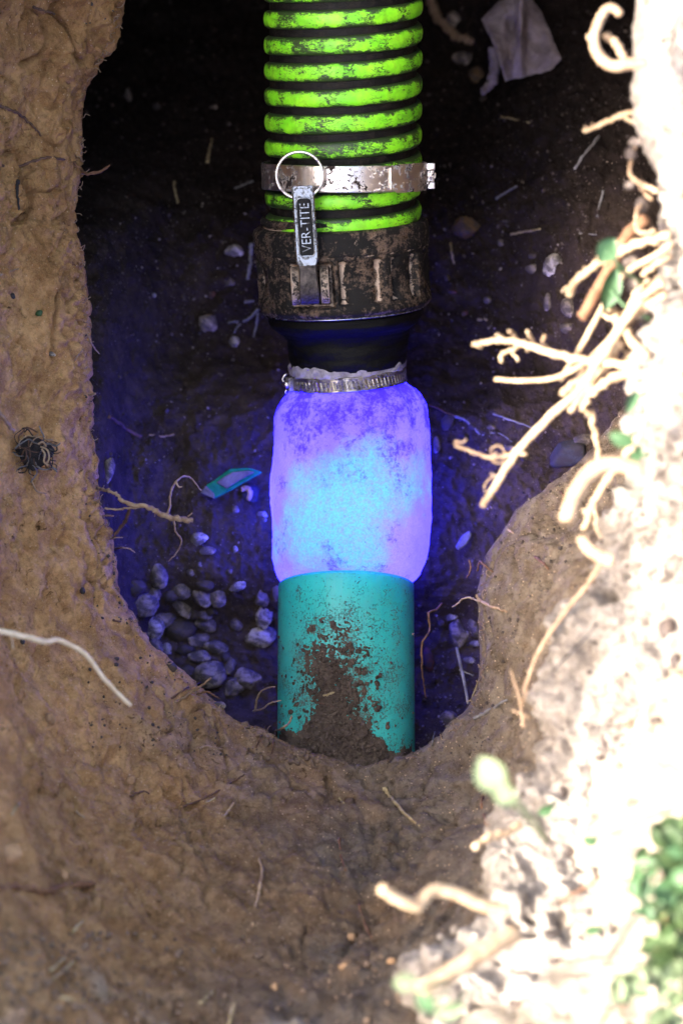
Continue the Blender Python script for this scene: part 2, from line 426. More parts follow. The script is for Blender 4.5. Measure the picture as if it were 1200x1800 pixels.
# ================================================================== SETTING
# pit edge, clockwise from the top left:  edge(px,py,z)  shoulder  mid  rim
ST = [
 # edge               shoulder            mid                  rim
 ((300,-620,.40), (260,-720,.46), (200,-850,.52), (100,-1000,.56)),
 ((235,-330,.24), (170,-340,.30), (40,-360,.42), (-120,-380,.56)),
 ((228,-120,.16), (170,-120,.20), (30,-130,.31), (-140,-140,.55)),
 ((214,0,.13),    (170,0,.165),   (0,0,.25),     (-140,0,.54)),
 ((205,60,.12),   (165,60,.155),  (0,60,.23),    (-140,60,.53)),
 ((172,118,.11),  (130,120,.15),  (-10,120,.22), (-140,120,.52)),
 ((150,165,.105), (115,170,.145), (-20,170,.22), (-140,170,.52)),
 ((148,250,.10),  (110,250,.14),  (-20,250,.21), (-140,250,.52)),
 ((148,310,.10),  (105,310,.14),  (-20,310,.21), (-140,310,.52)),
 ((138,350,.10),  (100,350,.14),  (-20,350,.21), (-140,350,.52)),
 ((143,425,.10),  (100,425,.14),  (-20,425,.21), (-140,425,.52)),
 ((151,520,.095), (105,520,.135), (-10,520,.20), (-140,520,.52)),
 ((157,620,.09),  (115,620,.13),  (-10,620,.20), (-140,620,.52)),
 ((161,730,.085), (115,730,.125), (-10,730,.20), (-140,730,.52)),
 ((171,810,.08),  (120,810,.12),  (-10,820,.20), (-150,810,.52)),
 ((178,880,.075), (130,885,.115), (-10,900,.20), (-160,920,.52)),
 ((200,950,.07),  (150,965,.11),  (-10,1000,.20), (-170,1030,.52)),
 ((206,1030,.065),(160,1050,.105),(0,1100,.20),  (-170,1150,.52)),
 ((238,1095,.06), (195,1130,.10), (20,1220,.21), (-160,1300,.52)),
 ((300,1165,.055),(250,1220,.10), (70,1370,.23), (-120,1500,.52)),
 ((352,1218,.05), (300,1290,.095),(130,1500,.24),(-40,1740,.52)),
 ((405,1262,.045),(360,1350,.095),(230,1600,.26),(100,1900,.52)),
 ((470,1288,.045),(440,1390,.095),(360,1680,.28),(290,2020,.53)),
 ((540,1325,.055),(525,1420,.10), (480,1720,.30),(450,2080,.53)),
 ((610,1345,.062),(605,1440,.105),(600,1730,.31),(600,2090,.53)),
 ((690,1338,.062),(700,1430,.105),(720,1700,.33),(740,2060,.53)),
 ((750,1318,.062),(790,1400,.11), (860,1600,.34),(900,1980,.53)),
 ((795,1280,.065),(850,1350,.13), (940,1480,.36),(1120,1800,.52)),
 ((835,1225,.07), (890,1260,.15), (985,1340,.36),(1220,1500,.50)),
 ((846,1150,.08), (905,1165,.16), (1005,1200,.35),(1260,1300,.48)),
 ((843,1075,.09), (910,1080,.17), (1020,1110,.34),(1280,1150,.47)),
 ((850,1000,.10), (925,1010,.18), (1050,1030,.34),(1300,1050,.46)),
 ((872,950,.11),  (950,965,.18),  (1080,980,.33),(1310,990,.45)),
 ((925,885,.12),  (990,915,.18),  (1130,940,.32),(1320,950,.44)),
 ((995,828,.13),  (1050,860,.18), (1180,890,.31),(1330,900,.44)),
 ((1060,765,.135),(1110,800,.18), (1220,830,.30),(1340,850,.44)),
 ((1112,695,.14), (1160,720,.18), (1250,750,.28),(1350,780,.43)),
 ((1180,600,.14), (1230,610,.18), (1290,640,.26),(1360,650,.42)),
 ((1235,400,.14), (1270,400,.18), (1320,410,.26),(1370,420,.42)),
 ((1245,150,.14), (1280,150,.18), (1330,150,.26),(1370,150,.42)),
 ((1245,-100,.15),(1280,-100,.2), (1330,-100,.28),(1380,-100,.44)),
 ((1150,-400,.28),(1200,-420,.34),(1260,-460,.42),(1350,-500,.52)),
 ((900,-640,.40), (940,-740,.46), (1000,-860,.52),(1100,-1000,.56)),
 ((600,-700,.42), (600,-800,.48), (600,-940,.53), (600,-1100,.56)),
]
cen = np.array([.0, .25])
def out_shift(e, dpx, z):
    # move outward from the pit centre (in plan), metres, at height z
    p = atz(*e[:3]); v = Vector((p.x - cen[0], p.y - cen[1])); v.normalize()
    return Vector((p.x + v.x * dpx, p.y + v.y * dpx, z))
rails = []
for e, s, m, r in ST:
    pe, ps, pm, pr = atz(*e), atz(*s), atz(*m), atz(*r)
    v = Vector((pr.x - cen[0], pr.y - cen[1], 0)).normalized()
    rails.append([out_shift(e, .16, -.42), out_shift(e, .10, -.22), out_shift(e, .045, e[2] - .07), out_shift(e, .010, e[2] - .012),
                  pe, ps, pm, pr,
                  Vector((pr.x, pr.y, .57)) + v * .12, Vector((pr.x, pr.y, .58)) + v * .9,
                  Vector((pr.x, pr.y, .58)) + v * 4, Vector((pr.x, pr.y, .5)) + v * 60])
A = np.array([[list(p) for p in row] for row in rails])
def cr_axis0(A, n, closed, lin=999):
    N = len(A); out = []
    segs = N if closed else N - 1
    for k in range(segs):
        if closed: a, b, c, d = A[(k - 1) % N], A[k], A[(k + 1) % N], A[(k + 2) % N]
        else: a, b, c, d = A[max(k - 1, 0)], A[k], A[k + 1], A[min(k + 2, N - 1)]
        nn = n[k] if hasattr(n, '__len__') else n
        for i in range(nn):
            t = i / nn
            if k >= lin: out.append(b + (c - b) * t); continue
            if k + 1 >= lin: d = c + (c - b) * .5
            out.append(.5 * (2 * b + (c - a) * t + (2 * a - 5 * b + 4 * c - d) * t * t + (3 * b - a - 3 * c + d) * t ** 3))
    if not closed: out.append(A[-1])
    return np.array(out)
def sheet(A, ns, nt_, closed, disp, name, mat, lin=999):
    B = cr_axis0(A, ns, closed)                                   # along the edge
    B = np.swapaxes(cr_axis0(np.swapaxes(B, 0, 1), nt_, False, lin), 0, 1)
    n, m = B.shape[:2]
    # normals
    du = (np.roll(B, -1, 0) - np.roll(B, 1, 0)) if closed else np.gradient(B, axis=0)
    dv = np.gradient(B, axis=1)
    N = np.cross(du, dv); N /= (np.linalg.norm(N, axis=2)[..., None] + 1e-9)
    if N[..., 2].mean() < 0: N = -N
    P = B.reshape(-1, 3); Nf = N.reshape(-1, 3)
    P = P + Nf * disp(P, n, m)[:, None]
    me = mesh_from(P, grid_faces(n, m, closed), name)
    o = link(name, me, mat); o['kind'] = 'structure'
    return o
def wall_disp(P, n, m):
    t = np.tile(np.arange(m), n)
    amp = 1 - .55 * smooth(20, 0, np.abs(t - 20))
    far = smooth(1.2, 6, np.linalg.norm(P[:, :2], axis=1))
    st = P * np.array([1, .55, 1])
    d = .016 * fbm(st, 9, 3) + .009 * fbm(P, 32, 4, .52, 5) + (.0014 + .0042 * smooth(-.12, .35, fbm(P, 8, 3, .5, 77))) * fbm(P, 120, 4, .65, 9)
    d -= .006 * smooth(.16, .42, fbm(P, 62, 2, .5, 51)) * smooth(-.1, .3, fbm(P, 9, 2, .5, 91))
    d -= .010 * smooth(.035, .0, np.abs(fbm(P * np.array([1, .4, 1]), 14, 3, .55, 63))) * smooth(.0, .3, fbm(P, 6, 2, .5, 15))
    rid = np.abs(fbm(P, 26, 3, .5, 31)); d -= .008 * smooth(.10, .0, rid) * smooth(-.1, .25, fbm(P, 7, 2, .5, 14))
    return d * amp + far * .12 * fbm(P, .7, 4)
ns = []
for i in range(len(ST)):
    a, b = A[i][4], A[(i + 1) % len(ST)][4]
    ns.append(max(4, int(np.linalg.norm(a - b) / .0017)) if -.1 < 1 else 8)
ns = [min(k, 60) for k in ns]
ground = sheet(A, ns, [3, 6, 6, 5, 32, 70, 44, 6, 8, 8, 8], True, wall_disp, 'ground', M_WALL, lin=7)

# pit floor -----------------------------------------------------------------
px = np.arange(-40, 1420, 4.); py = np.arange(-760, 1560, 4.)
PX, PY = np.meshgrid(px, py, indexing='ij')
def floor_z(PX, PY):
    z = -.135 + 0 * PX
    z = z + .10 * smooth(330, 150, PX) * smooth(120, 500, PY)
    z = z + .05 * smooth(240, 170, PX) * smooth(500, 800, PY)
    z = z - .24 * smooth(420, -60, PY) * smooth(900, 650, PX) - .10 * smooth(420, -60, PY) * smooth(650, 900, PX)
    z = z + .13 * smooth(800, 1150, PX) * smooth(-300, 300, PY)
    z = z + .055 * smooth(420, 260, np.abs(PX - 610)) * smooth(600, 740, PY) * smooth(1120, 1000, PY)
    z = z + .10 * smooth(1215, 1340, PY)
    z = z - .03 * smooth(130, 40, np.abs(PX - 610)) * smooth(1280, 1150, PY)
    return z
Z = floor_z(PX, PY)
P = atz_np(PX, PY, Z).reshape(-1, 3)
P[:, 2] += .016 * fbm(P, 12, 3, .5, 3) + .008 * fbm(P, 42, 4, .6, 8) + .0045 * fbm(P, 150, 3, .6, 2)
me = mesh_from(P, grid_faces(len(px), len(py)), 'pit_floor')
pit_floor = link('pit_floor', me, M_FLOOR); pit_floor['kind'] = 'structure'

# sunlit bank on the right -----------------------------------------------------
BK = [(1170,-560,.56),(1140,-300,.55),(1118,-60,.54),(1112,60,.53),(1114,190,.53),(1130,250,.52),(1152,320,.52),(1160,400,.515),
      (1168,480,.51),(1160,560,.505),(1138,610,.50),(1134,660,.49),(1130,730,.48),(1112,800,.46),(1085,870,.45),(1060,935,.43),
      (1048,1000,.41),(1022,1060,.40),(985,1130,.39),(968,1200,.385),(962,1270,.38),(950,1340,.38),(905,1410,.38),(850,1475,.38),
      (880,1555,.40),(870,1610,.41),(790,1665,.41),(715,1715,.41),(735,1790,.42),(800,1900,.45),(900,2100,.50)]
brails = []
for (x, y, z) in BK:
    lo = smooth(900, 1250, np.array([y]))[0]
    under = .14 * (1 - lo) + .05 * lo
    gz = .575
    p = atz(x, y, z)
    brails.append([atz(x + 90, y + 30, z - under * 1.6), atz(x + 30, y + 10, z - under), atz(x + 5, y + 2, z - .03), p,
                   atz(x + 16, y + 5, z + .012), atz(x + 70, y + 18, z + .030 - .01 * lo), atz(x + 240, y + 60, min(gz, z + .055)),
                   Vector((p.x + .32, p.y - .05, .575)), Vector((p.x + 1.4, p.y - .1, .585)), Vector((p.x + 6, p.y - .2, .585))])
BA = np.array([[list(p) for p in row] for row in brails])
def bank_disp(P, n, m):
    t = np.tile(np.arange(m), n)
    far = smooth(.9, 3, np.linalg.norm(P[:, :2], axis=1))
    up = 1 - .65 * smooth(.02, .12, P[:, 1])
    return up * (.018 * fbm(P, 10, 3, .5, 21) + .017 * fbm(P, 36, 4, .6, 4) + .005 * fbm(P, 120, 3, .6, 6) - .022 * smooth(.18, .38, fbm(P, 30, 3, .6, 44)) * smooth(-.05, .25, fbm(P, 8, 2, .5, 9))) + far * .03 * fbm(P, 1.5, 3)
bank = sheet(BA, 17, [5, 6, 5, 5, 12, 40, 30, 10, 10], False, bank_disp, 'soil_bank', M_BANK, lin=6)

# unseen heap added left of the pit, its crest shaped to shade it
crest = [(1135,-700,.50,3.0),(1120,-300,.50,3.0),(1075,-60,.50,3.0),(1075,150,.50,3),(1040,300,.48,3),(960,420,.43,3),(800,560,.40,3),(800,700,.40,3),(810,860,.395,3),(1000,930,.42,3),
         (965,1080,.39,3),(925,1180,.375,3),(905,1300,.37,3),(810,1450,.37,3),(815,1560,.385,3),(730,1670,.395,3),(640,1760,.40,3),(570,1900,.43,3),(500,2300,.5,3)]
pts = []
for x, y, z, d in crest:
    p = atz(x, y, z); pts.append(p + SUNV * 2.7)
pts = [pts[0] + Vector((-.25, 1.2, -1.0))] + [pts[0] + Vector((-.1, .5, -.25))] + pts + [pts[-1] + Vector((-.1, -.6, -.5)), pts[-1] + Vector((-.2, -1.4, -1.1))]
hr = []
for p in pts:
    h = max(p.z - .5, .05)
    hr.append([Vector((p.x + h * .80 + .06, p.y, .50)), Vector((p.x + h * .60, p.y, .57 + h * .18)), Vector((p.x + h * .3, p.y, .5 + h * .66)), p,
               Vector((p.x - h * .5, p.y, .5 + h * .7)), Vector((p.x - h * 1.1, p.y, .5 + h * .25)), Vector((p.x - h * 1.5 - .2, p.y, .48))])
HA = np.array([[list(p) for p in row] for row in hr])
def heap_disp(P, n, m):
    t = np.tile(np.arange(m), n)
    return .05 * fbm(P, 3, 3, .5, 2) * 0.5 + .018 * fbm(P, 12, 4, .6, 1) + .01 * fbm(P, 40, 3, .6, 7)
heap = sheet(HA, 14, [10, 14, 14, 14, 10, 8], False, heap_disp, 'added_shade_heap', M_WALL)

# ---- ray casting onto the setting
def bvh_of(o):
    me = o.data; return BVHTree.FromPolygons([v.co.copy() for v in me.vertices], [tuple(p.vertices) for p in me.polygons])
BV = {'ground': bvh_of(ground), 'floor': bvh_of(pit_floor), 'bank': bvh_of(bank)}
def hit(px, py, only=None):
    r = ray(px, py).normalized(); best = None
    for k, b in BV.items():
        if only and k not in only: continue
        loc, nrm, idx, dist = b.ray_cast(CAM, r)
        if loc is not None and (best is None or dist < best[2]): best = (loc, nrm if nrm.z > 0 else -nrm, dist); hit.key = k
    if best is None:
        p = atz(px, py, 0); return p, Vector((0, 0, 1)), (p - CAM).length
    return best

# ================================================================== PIPE RUN
# teal pipe: its far end is the open mouth the liner comes out of
PM = frame(608, 1029, 2.20, -13.5)
pipe = empty('sewer_pipe', PM, 'teal plastic sewer pipe smeared with brown soil at the bottom of the pit', 'pipe')
def part(name, me, mat, parent, **k):
    o = link(name, me, mat, parent, **k); return o
me = lathe([(107, -560), (107, 0), (110, 2), (116, 2), (118.5, 0), (119, -4), (119, -560)], 128, zsub=.25)
part('pipe_wall', me, M_PIPE, pipe)

# soil spilled over the pipe where it leaves the wall
gx = np.arange(478, 745, 1.6); gy = np.arange(1085, 1430, 1.6)
GX, GY = np.meshgrid(gx, gy, indexing='ij')
def pipe_top_depth(x, y):
    # depth of the front of the pipe along each ray (numeric, cylinder intersect)
    X, Y, Z = [np.array(PM.col[i][:3]) for i in range(3)]; O = np.array(PM.col[3][:3])
    d = np.stack([CD.x + (x - 600) * S, CD.y + (900 - y) * S * CU.y, CD.z + (900 - y) * S * CU.z], -1)
    o = np.array(CAM) - O
    a = (d @ X) ** 2 + (d @ Y) ** 2; b = 2 * ((d @ X) * (o @ X) + (d @ Y) * (o @ Y)); c = (o @ X) ** 2 + (o @ Y) ** 2 - (119 * K) ** 2
    disc = b * b - 4 * a * c
    return np.where(disc > 0, (-b - np.sqrt(np.maximum(disc, 0))) / (2 * a), np.nan), d
rad = np.minimum(np.abs(GX - 607) / 119, .985)
T, Dr = pipe_top_depth(607 + np.sign(GX - 607) * rad * 119 * .995, GY)
T = np.where(np.isnan(T), np.nanmax(T), T)
P = np.array(CAM) + Dr * T[..., None]
# how thick the soil lies, in pixels: a tongue up the middle left, thick at the bottom
def seg(x, y, x0, y0, x1, y1, w):
    t = np.clip(((x - x0) * (x1 - x0) + (y - y0) * (y1 - y0)) / ((x1 - x0) ** 2 + (y1 - y0) ** 2), 0, 1)
    return w - np.hypot(x - (x0 + t * (x1 - x0)), y - (y0 + t * (y1 - y0)))
low_edge = np.interp(GX, [478, 500, 520, 535, 560, 640, 655, 672, 682, 705, 720, 745], [1285, 1278, 1282, 1262, 1240, 1262, 1290, 1296, 1316, 1316, 1306, 1290])
th = (GY - low_edge) * .22
th = np.maximum(th, seg(GX, GY, 585, 1128, 588, 1190, 36) * .034)
th = np.maximum(th, seg(GX, GY, 578, 1180, 604, 1270, 48) * .062)
th = np.maximum(th, seg(GX, GY, 560, 1120, 575, 1085, 7) * .10)
Pf = P.reshape(-1, 3)
nz = (4.5 * fbm(Pf, 60, 3, .6, 4) + 4.2 * fbm(Pf, 190, 3, .7, 9) + 3.2 * fbm(Pf, 420, 2, .7, 12)).reshape(GX.shape)
edge_fade = smooth(.99, .93, np.abs(GX - 607) / 119)
H = np.where(th > -4, th + nz * .62 - .8, -4) ; H = np.clip(H, -5, 16)
H = np.where(GY < low_edge, H * edge_fade - 5 * (1 - edge_fade), H)
P = P - Dr * (H * K / np.linalg.norm(Dr, axis=-1))[..., None]
me = mesh_from(P.reshape(-1, 3), grid_faces(len(gx), len(gy)), 'spilled_soil')
spill = link('spilled_soil', me, M_CRUMB); tag(spill, 'loose brown soil spilled over the lower end of the teal pipe', 'soil', kind='stuff')
BV['spill'] = bvh_of(spill)

# liner ---------------------------------------------------------------------
LM = frame(608, 1029, 2.20, -2)
LMi = LM.inverted()
liner = empty('pipe_liner', LM, 'glowing violet felt liner bulging between the teal pipe and the black coupling', 'liner')
LS = [ # px, py, radius, alpha, beta
 (608,1080,103,-13,0),(608,1032,106,-13,0),(609,1018,118,-13,0),(612,1005,127,-12,0),(615,975,136,-10,0),(617,920,140,-7,0),(618,860,141.5,-3,1),(618,800,140,0,2),(617,750,136,4,3),
 (616,720,130,6,3),(614,700,119,8,4),(612,687,107,9,4),(611,678,99,10,4.5),(610,668,97,10,4.5),(608,652,97,10,4.5),(607,636,99,10,4.5)]
rows = []
nseg = 160; LP = cr_axis0(np.array(LS, float), 8, False)
dep = 2.20; lastpy = LP[0][1]; dep = 2.20 - 51 * K * math.tan(R_(13))
for row in LP:
    x, y, r, al, be = row
    d = dep; d -= (lastpy - y) * K * math.tan(R_(al)); dep, lastpy = d, y
    F = LMi @ frame(x, y, d, al, be)
    rows.append([F @ Vector((r * K * math.cos(2 * math.pi * i / nseg), r * K * math.sin(2 * math.pi * i / nseg), 0)) for i in range(nseg)])
V = np.array([[list(rows[j][i]) for j in range(len(rows))] for i in range(nseg)])
n_, m_ = V.shape[:2]; V = V.reshape(-1, 3)
rad_ = V.copy(); rad_[:, 2] = 0; rad_ /= np.linalg.norm(rad_, axis=1)[:, None] + 1e-9
ang_ = np.arctan2(V[:, 1], V[:, 0]); pin = smooth(.10, .160, V[:, 2]) * smooth(.172, .155, V[:, 2])
V = V + rad_ * (.0028 * fbm(V, 22, 3, .5, 3) + .0008 * fbm(V, 240, 3, .7, 8) + pin * .0016 * np.sin(ang_ * 17 + 3 * fbm(V, 20, 2)) + .0010 * np.abs(fbm(V * np.array([1, 1, .3]), 40, 2)))[:, None]
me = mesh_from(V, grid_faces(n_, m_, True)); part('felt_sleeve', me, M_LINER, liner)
# curing lamp train inside the liner
for zpx, e in ((60, .36), (130, .56), (195, .34), (275, .20)):
    ld = bpy.data.lights.new('curing_lamp', 'POINT'); ld.energy = e * .33; ld.shadow_soft_size = .018
    ld.color = (.035, .041, 1.0)
    lo = bpy.data.objects.new('curing_lamp', ld); COL.objects.link(lo); lo.matrix_world = LM @ Matrix.Translation((.004, .012, zpx * K))

# folded pale felt above the hose clamp
CM = frame(607, 545, 2.193, 12, 3.5)
WM = frame(612, 664, 2.205, 10, 4.5)
def fold_r(ph, z, r):
    return r + 1.6 * math.sin(ph * 9) + 1.2 * math.sin(ph * 23 + z)
me = lathe([(97, 8), (102, 12), (103, 20), (103, 27), (101, 30), (97, 31)], 180, lambda ph, z, r: fold_r(ph, z, r))
for v in me.vertices:
    a = math.atan2(v.co.y, v.co.x)
    if v.co.z > 20 * K: v.co.z += K * (3 * math.sin(a * 5 + 1) + 2.5 * math.sin(a * 11) + 1.5 * math.sin(a * 31))
M_FELT = plain_mat('grey_felt', (.16, .14, .16), (.36, .33, .38), 130, .95, bumpd=.0015)
f = part('felt_fold', me, M_FELT, liner); f.matrix_parent_inverse = LMi.copy(); f.matrix_world = WM

# worm drive hose clamp --------------------------------------------------------
hc = empty('hose_clamp', WM, 'slotted steel worm drive clamp cinched round the neck of the glowing liner', 'hose clamp')
nslot = 78
def slot_r(ph, z, r):
    a = (ph * nslot / (2 * math.pi) + z * .02) % 1
    if abs(z + 1) < 7.5 and .33 < a < .70: return r - 2.6
    return r
pr = [(99, -13), (102, -13), (103, -11.5)] + [(102.5, z / 2) for z in range(-20, 21)] + [(103, 11.5), (102, 13), (99, 13)]
me = lathe(pr, nslot * 12, slot_r, zsub=0); part('band', me, M_WORM, hc)
bm = bmesh.new()
phs = R_(-171)
ph = math.radians(180 + 14)
Mx = Matrix.Translation((103 * K * math.cos(ph), 103 * K * math.sin(ph), 0)) @ Matrix.Rotation(ph, 4, 'Z')
box_bm(bm, (3 * K, 0, 0), (11 * K, 22 * K, 25 * K), Mx)
me = bm_mesh(bm, 2.2 * K); part('screw_housing', me, M_WORM, hc)
V, F = tube_data([Vector((0, 0, 0)), Vector((0, -24 * K, 0))], [5.5 * K] * 2, 12)
me = mesh_from([Mx @ (v + Vector((9 * K, 8 * K, 0))) for v in V], F); part('screw', me, M_RING, hc)
V, F = tube_data([Mx @ Vector((9 * K, -17 * K, z * K)) + Vector((xo * K, 0, 0)) for z, xo in ((17, 7), (14, 1), (8, -3), (2, -1), (-4, 3), (-10, 4), (-15, 0), (-19, 3))], [2.4 * K] * 8, 8)
part('housing_lip', mesh_from(V, F), M_RING, hc)

# cam coupling ------------------------------------------------------------------
cc = empty('cam_coupling', CM, 'grimy bronze cam coupling with a steel pull lever, between green hose and liner', 'coupling')
def body_r(ph, z, r):
    deg = (math.degrees(ph) + 90) % 360            # 0 at the camera side
    if deg > 180: deg -= 360
    r += .7 * math.sin(ph * 3 + 1) + .5 * math.sin(z * .21 + ph * 7)
    if 26 < z < 104:
        for c, wd, dp in ((11.5, 15.5, 15), (46, 13, 15), (80, 14, 15), (115, 14, 15), (150, 14, 15), (185 - 360, 14, 15), (-75, 14, 15), (-110, 14, 15), (-145, 14, 15)):
            u = abs(deg - c) / wd
            if u < 1:
                vz = abs(z - 65) / 39
                e = min(1, (1 - u) * 9) * min(1, (1 - vz) * 9)
                saddle = 13 * max(0, 1 - (u / .72) ** 4) * (1 - .7 * max(0, 1 - (vz / .85) ** 2)) * (1 if u < .74 else 0)
                r += e * (-dp + saddle)
        if -41 < deg < -6:
            u = abs(deg + 23.5) / 17.5; vz = abs(z - 62) / 42
            if u < 1 and vz < 1: r -= 14 * min(1, (1 - u) * 6) * min(1, (1 - vz) * 6)
    return r
prof = [(100, 172), (118, 172), (136, 170), (139, 166), (139, 161), (136, 158), (134, 154), (146, 152), (151, 149), (153, 144), (153, 112), (150.5, 109),
        (150.5, 22), (152, 19), (151, 12), (146, 6), (143, 3), (141, 1), (130, 0), (120, 0)]
me = lathe(prof, 300, body_r, zsub=2); part('body', me, M_SLEEV, cc)
# thin raised rim line
V, F = tube_data([Vector((144 * K * math.cos(a * math.pi / 60), 144 * K * math.sin(a * math.pi / 60), 3.5 * K)) for a in range(121)], [1.5 * K] * 121, 6, cap=False)
part('rim', mesh_from(V, F), M_SLEEV2, cc)
# taped black cuff under the body
def cuff_r(ph, z, r): return r + 1.4 * math.sin(ph * 3 + z * .08) + .8 * math.sin(ph * 7 - z * .16) + 1.2 * smooth(.35, .5, np.array([(z * .045 + ph * .12) % 1]))[0]
me = lathe([(120, 1), (133, -1), (135, -6), (134, -14), (127, -24), (112, -36), (107, -44), (105, -60), (103, -80), (100, -97)], 180, cuff_r, zsub=1.5)
part('cuff', me, M_CUFF, cc)
# cam ears
for x0, s in ((-90, 1), (-26, -1)):
    bm = bmesh.new()
    pl = [(z, y) for z, y in ((98, -134), (92, -158), (78, -170), (60, -174), (44, -168), (34, -154), (32, -130))]
    vs0 = [bm.verts.new((x0 * K + s * 0 * K, y * K, z * K)) for z, y in pl]; vs1 = [bm.verts.new(((x0 + s * 15) * K, (y + 2) * K, z * K)) for z, y in pl]
    bm.faces.new(vs0); bm.faces.new(vs1[::-1])
    for i in range(len(pl)): bm.faces.new((vs0[i], vs0[(i + 1) % len(pl)], vs1[(i + 1) % len(pl)], vs1[i]))
    bmesh.ops.recalc_face_normals(bm, faces=bm.faces[:])
    part('cam_ear', bm_mesh(bm, 3 * K, 3), M_SLEEV, cc)
# lever: shaped plate from the cam up to the ring hole
LV = [ # z, y, half width
 (34, -150, 15), (40, -166, 16), (52, -177, 17), (70, -182, 16.5), (86, -180, 15), (100, -176, 15), (112, -175, 18.5), (120, -175, 19.5), (160, -174, 19), (205, -172, 18.5), (228, -171, 18.5), (236, -171, 18)]
LVc = cr_axis0(np.array(LV, float), 8, False)
X0 = -60
V = []
for z, y, h in LVc:
    for fx, fy in ((-1, 0), (-.86, -2.6), (.86, -2.6), (1, 0), (1, 6), (-1, 6)):
        lean = (z - 120) * .0
        V.append(((X0 + lean + fx * h) * K, (y + fy) * K, z * K))
nl = len(LVc); F = []
for i in range(nl - 1):
    for j in range(6): F.append((i * 6 + j, i * 6 + (j + 1) % 6, (i + 1) * 6 + (j + 1) % 6, (i + 1) * 6 + j))
F.append(tuple(range(6))[::-1]); F.append(tuple((nl - 1) * 6 + j for j in range(6)))
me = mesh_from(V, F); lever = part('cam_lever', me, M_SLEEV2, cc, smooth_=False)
me.materials.append(M_DARKREFL)
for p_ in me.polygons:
    if p_.center.z < 104 * K: p_.material_index = 1  # cam end coloured dark for the dark pit it reflects
# recessed name panel, its rim and raised lettering
def rounded(bm, cx, cz, hw, hh, r, y, y2):
    ring = []
    for qx, qz, a0 in ((1, 1, 0), (-1, 1, 90), (-1, -1, 180), (1, -1, 270)):
        for k in range(7):
            a = R_(a0 + 15 * k); ring.append((cx + qx * (hw - r) + r * math.cos(a), cz + qz * (hh - r) + r * math.sin(a)))
    v0 = [bm.verts.new((x * K, y * K, z * K)) for x, z in ring]; v1 = [bm.verts.new((x * K, y2 * K, z * K)) for x, z in ring]
    bm.faces.new(v0); bm.faces.new(v1[::-1])
    for i in range(len(ring)): bm.faces.new((v0[i], v0[(i + 1) % len(ring)], v1[(i + 1) % len(ring)], v1[i]))
    bmesh.ops.recalc_face_normals(bm, faces=bm.faces[:])
bm = bmesh.new(); rounded(bm, X0 + .5, 167, 12.5, 49, 8, -177.6, -172)
pn = part('name_panel', bm_mesh(bm), M_BLACK, lever, smooth_=False)
pts_ = []
for qx, qz, a0 in ((1, 1, 0), (-1, 1, 90), (-1, -1, 180), (1, -1, 270)):
    for k in range(7):
        a = R_(a0 + 15 * k); pts_.append(Vector(((X0 + .5 + qx * 5 + 8 * math.cos(a)) * K, -177.4 * K, (167 + qz * 41.5 + 8 * math.sin(a)) * K)))
pts_.append(pts_[0])
V, F = tube_data(pts_, [1.3 * K] * len(pts_), 6, cap=False); part('panel_rim', mesh_from(V, F), M_SLEEV2, lever)
tc = bpy.data.curves.new('lettering', 'FONT'); tc.body = 'VER-TITE'; tc.size = 22; tc.extrude = .7; tc.align_x = 'CENTER'; tc.align_y = 'CENTER'; tc.offset = -.15
to = bpy.data.objects.new('tmp', tc); COL.objects.link(to)
dg = bpy.context.evaluated_depsgraph_get(); tm = bpy.data.meshes.new_from_object(to.evaluated_get(dg)); bpy.data.objects.remove(to)
xs = [v.co.x for v in tm.vertices]; ys = [v.co.y for v in tm.vertices]
sxl = 82 / (max(xs) - min(xs)); syl = 15.5 / (max(ys) - min(ys)); cyy = (max(ys) + min(ys)) / 2
for v in tm.vertices:
    x, y, z = v.co
    v.co = ((X0 + .5 - (y - cyy) * syl) * K, (-178.6 - z) * K, (167 + x * sxl) * K)
part('lettering', tm, M_SLEEV2, lever, smooth_=False)
# split ring through the lever
rp = []
for i in range(141):
    a = 2 * math.pi * i / 70 + .6
    rp.append(Vector(((-64 + 39 * math.cos(a)) * K, (-170 + 3.2 * i / 140 * 2 - 2 + (3 if math.sin(a) < -.6 else 0)) * K, (254 + 39 * math.sin(a)) * K)))
V, F = tube_data(rp, [2.7 * K] * 141, 10); part('pull_ring', mesh_from(V, F), M_RING, lever)

# green hose -----------------------------------------------------------------------
HM = frame(603, 400, 2.177, 15, 0)
hose = empty('corrugated_hose', HM, 'ribbed fluorescent green and black hose, grimy, coming down from the top of the pit', 'hose')
# centre line in local pixels: straight in view, then bending up out of the pit
cl = [Vector((0, 0, -12)), Vector((0, 0, 60))]
zz, yy, an = 60., 0., 0.
while zz < 5000 and len(cl) < 400:
    if zz > 560 and an < R_(48): an += R_(.8)
    elif zz > 1500: an = max(an - R_(.8), -R_(12))
    zz += 14 * math.cos(an); yy -= 14 * math.sin(an); cl.append(Vector((0, yy, zz)))
    if len(cl) > 260: break
lens = [0.]
for a, b in zip(cl, cl[1:]): lens.append(lens[-1] + (b - a).length)
def cl_at(s):
    i = min(max(int(np.searchsorted(lens, s) - 1), 0), len(cl) - 2)
    t = (s - lens[i]) / (lens[i + 1] - lens[i]); p = cl[i].lerp(cl[i + 1], t)
    d0 = (cl[min(i + 1, len(cl) - 1)] - cl[max(i - 1, 0)]).normalized(); d1 = (cl[min(i + 2, len(cl) - 1)] - cl[i]).normalized()
    return p, d0.lerp(d1, t).normalized()
tot = lens[-1]
V = []; nr = 64; ss = np.arange(0, tot, 12)
for s in ss:
    p, t = cl_at(s); X = Vector((1, 0, 0)); Y = t.cross(X)
    for j in range(nr):
        a = 2 * math.pi * j / nr; V.append((p + X * 126 * math.cos(a) + Y * 126 * math.sin(a)) * K)
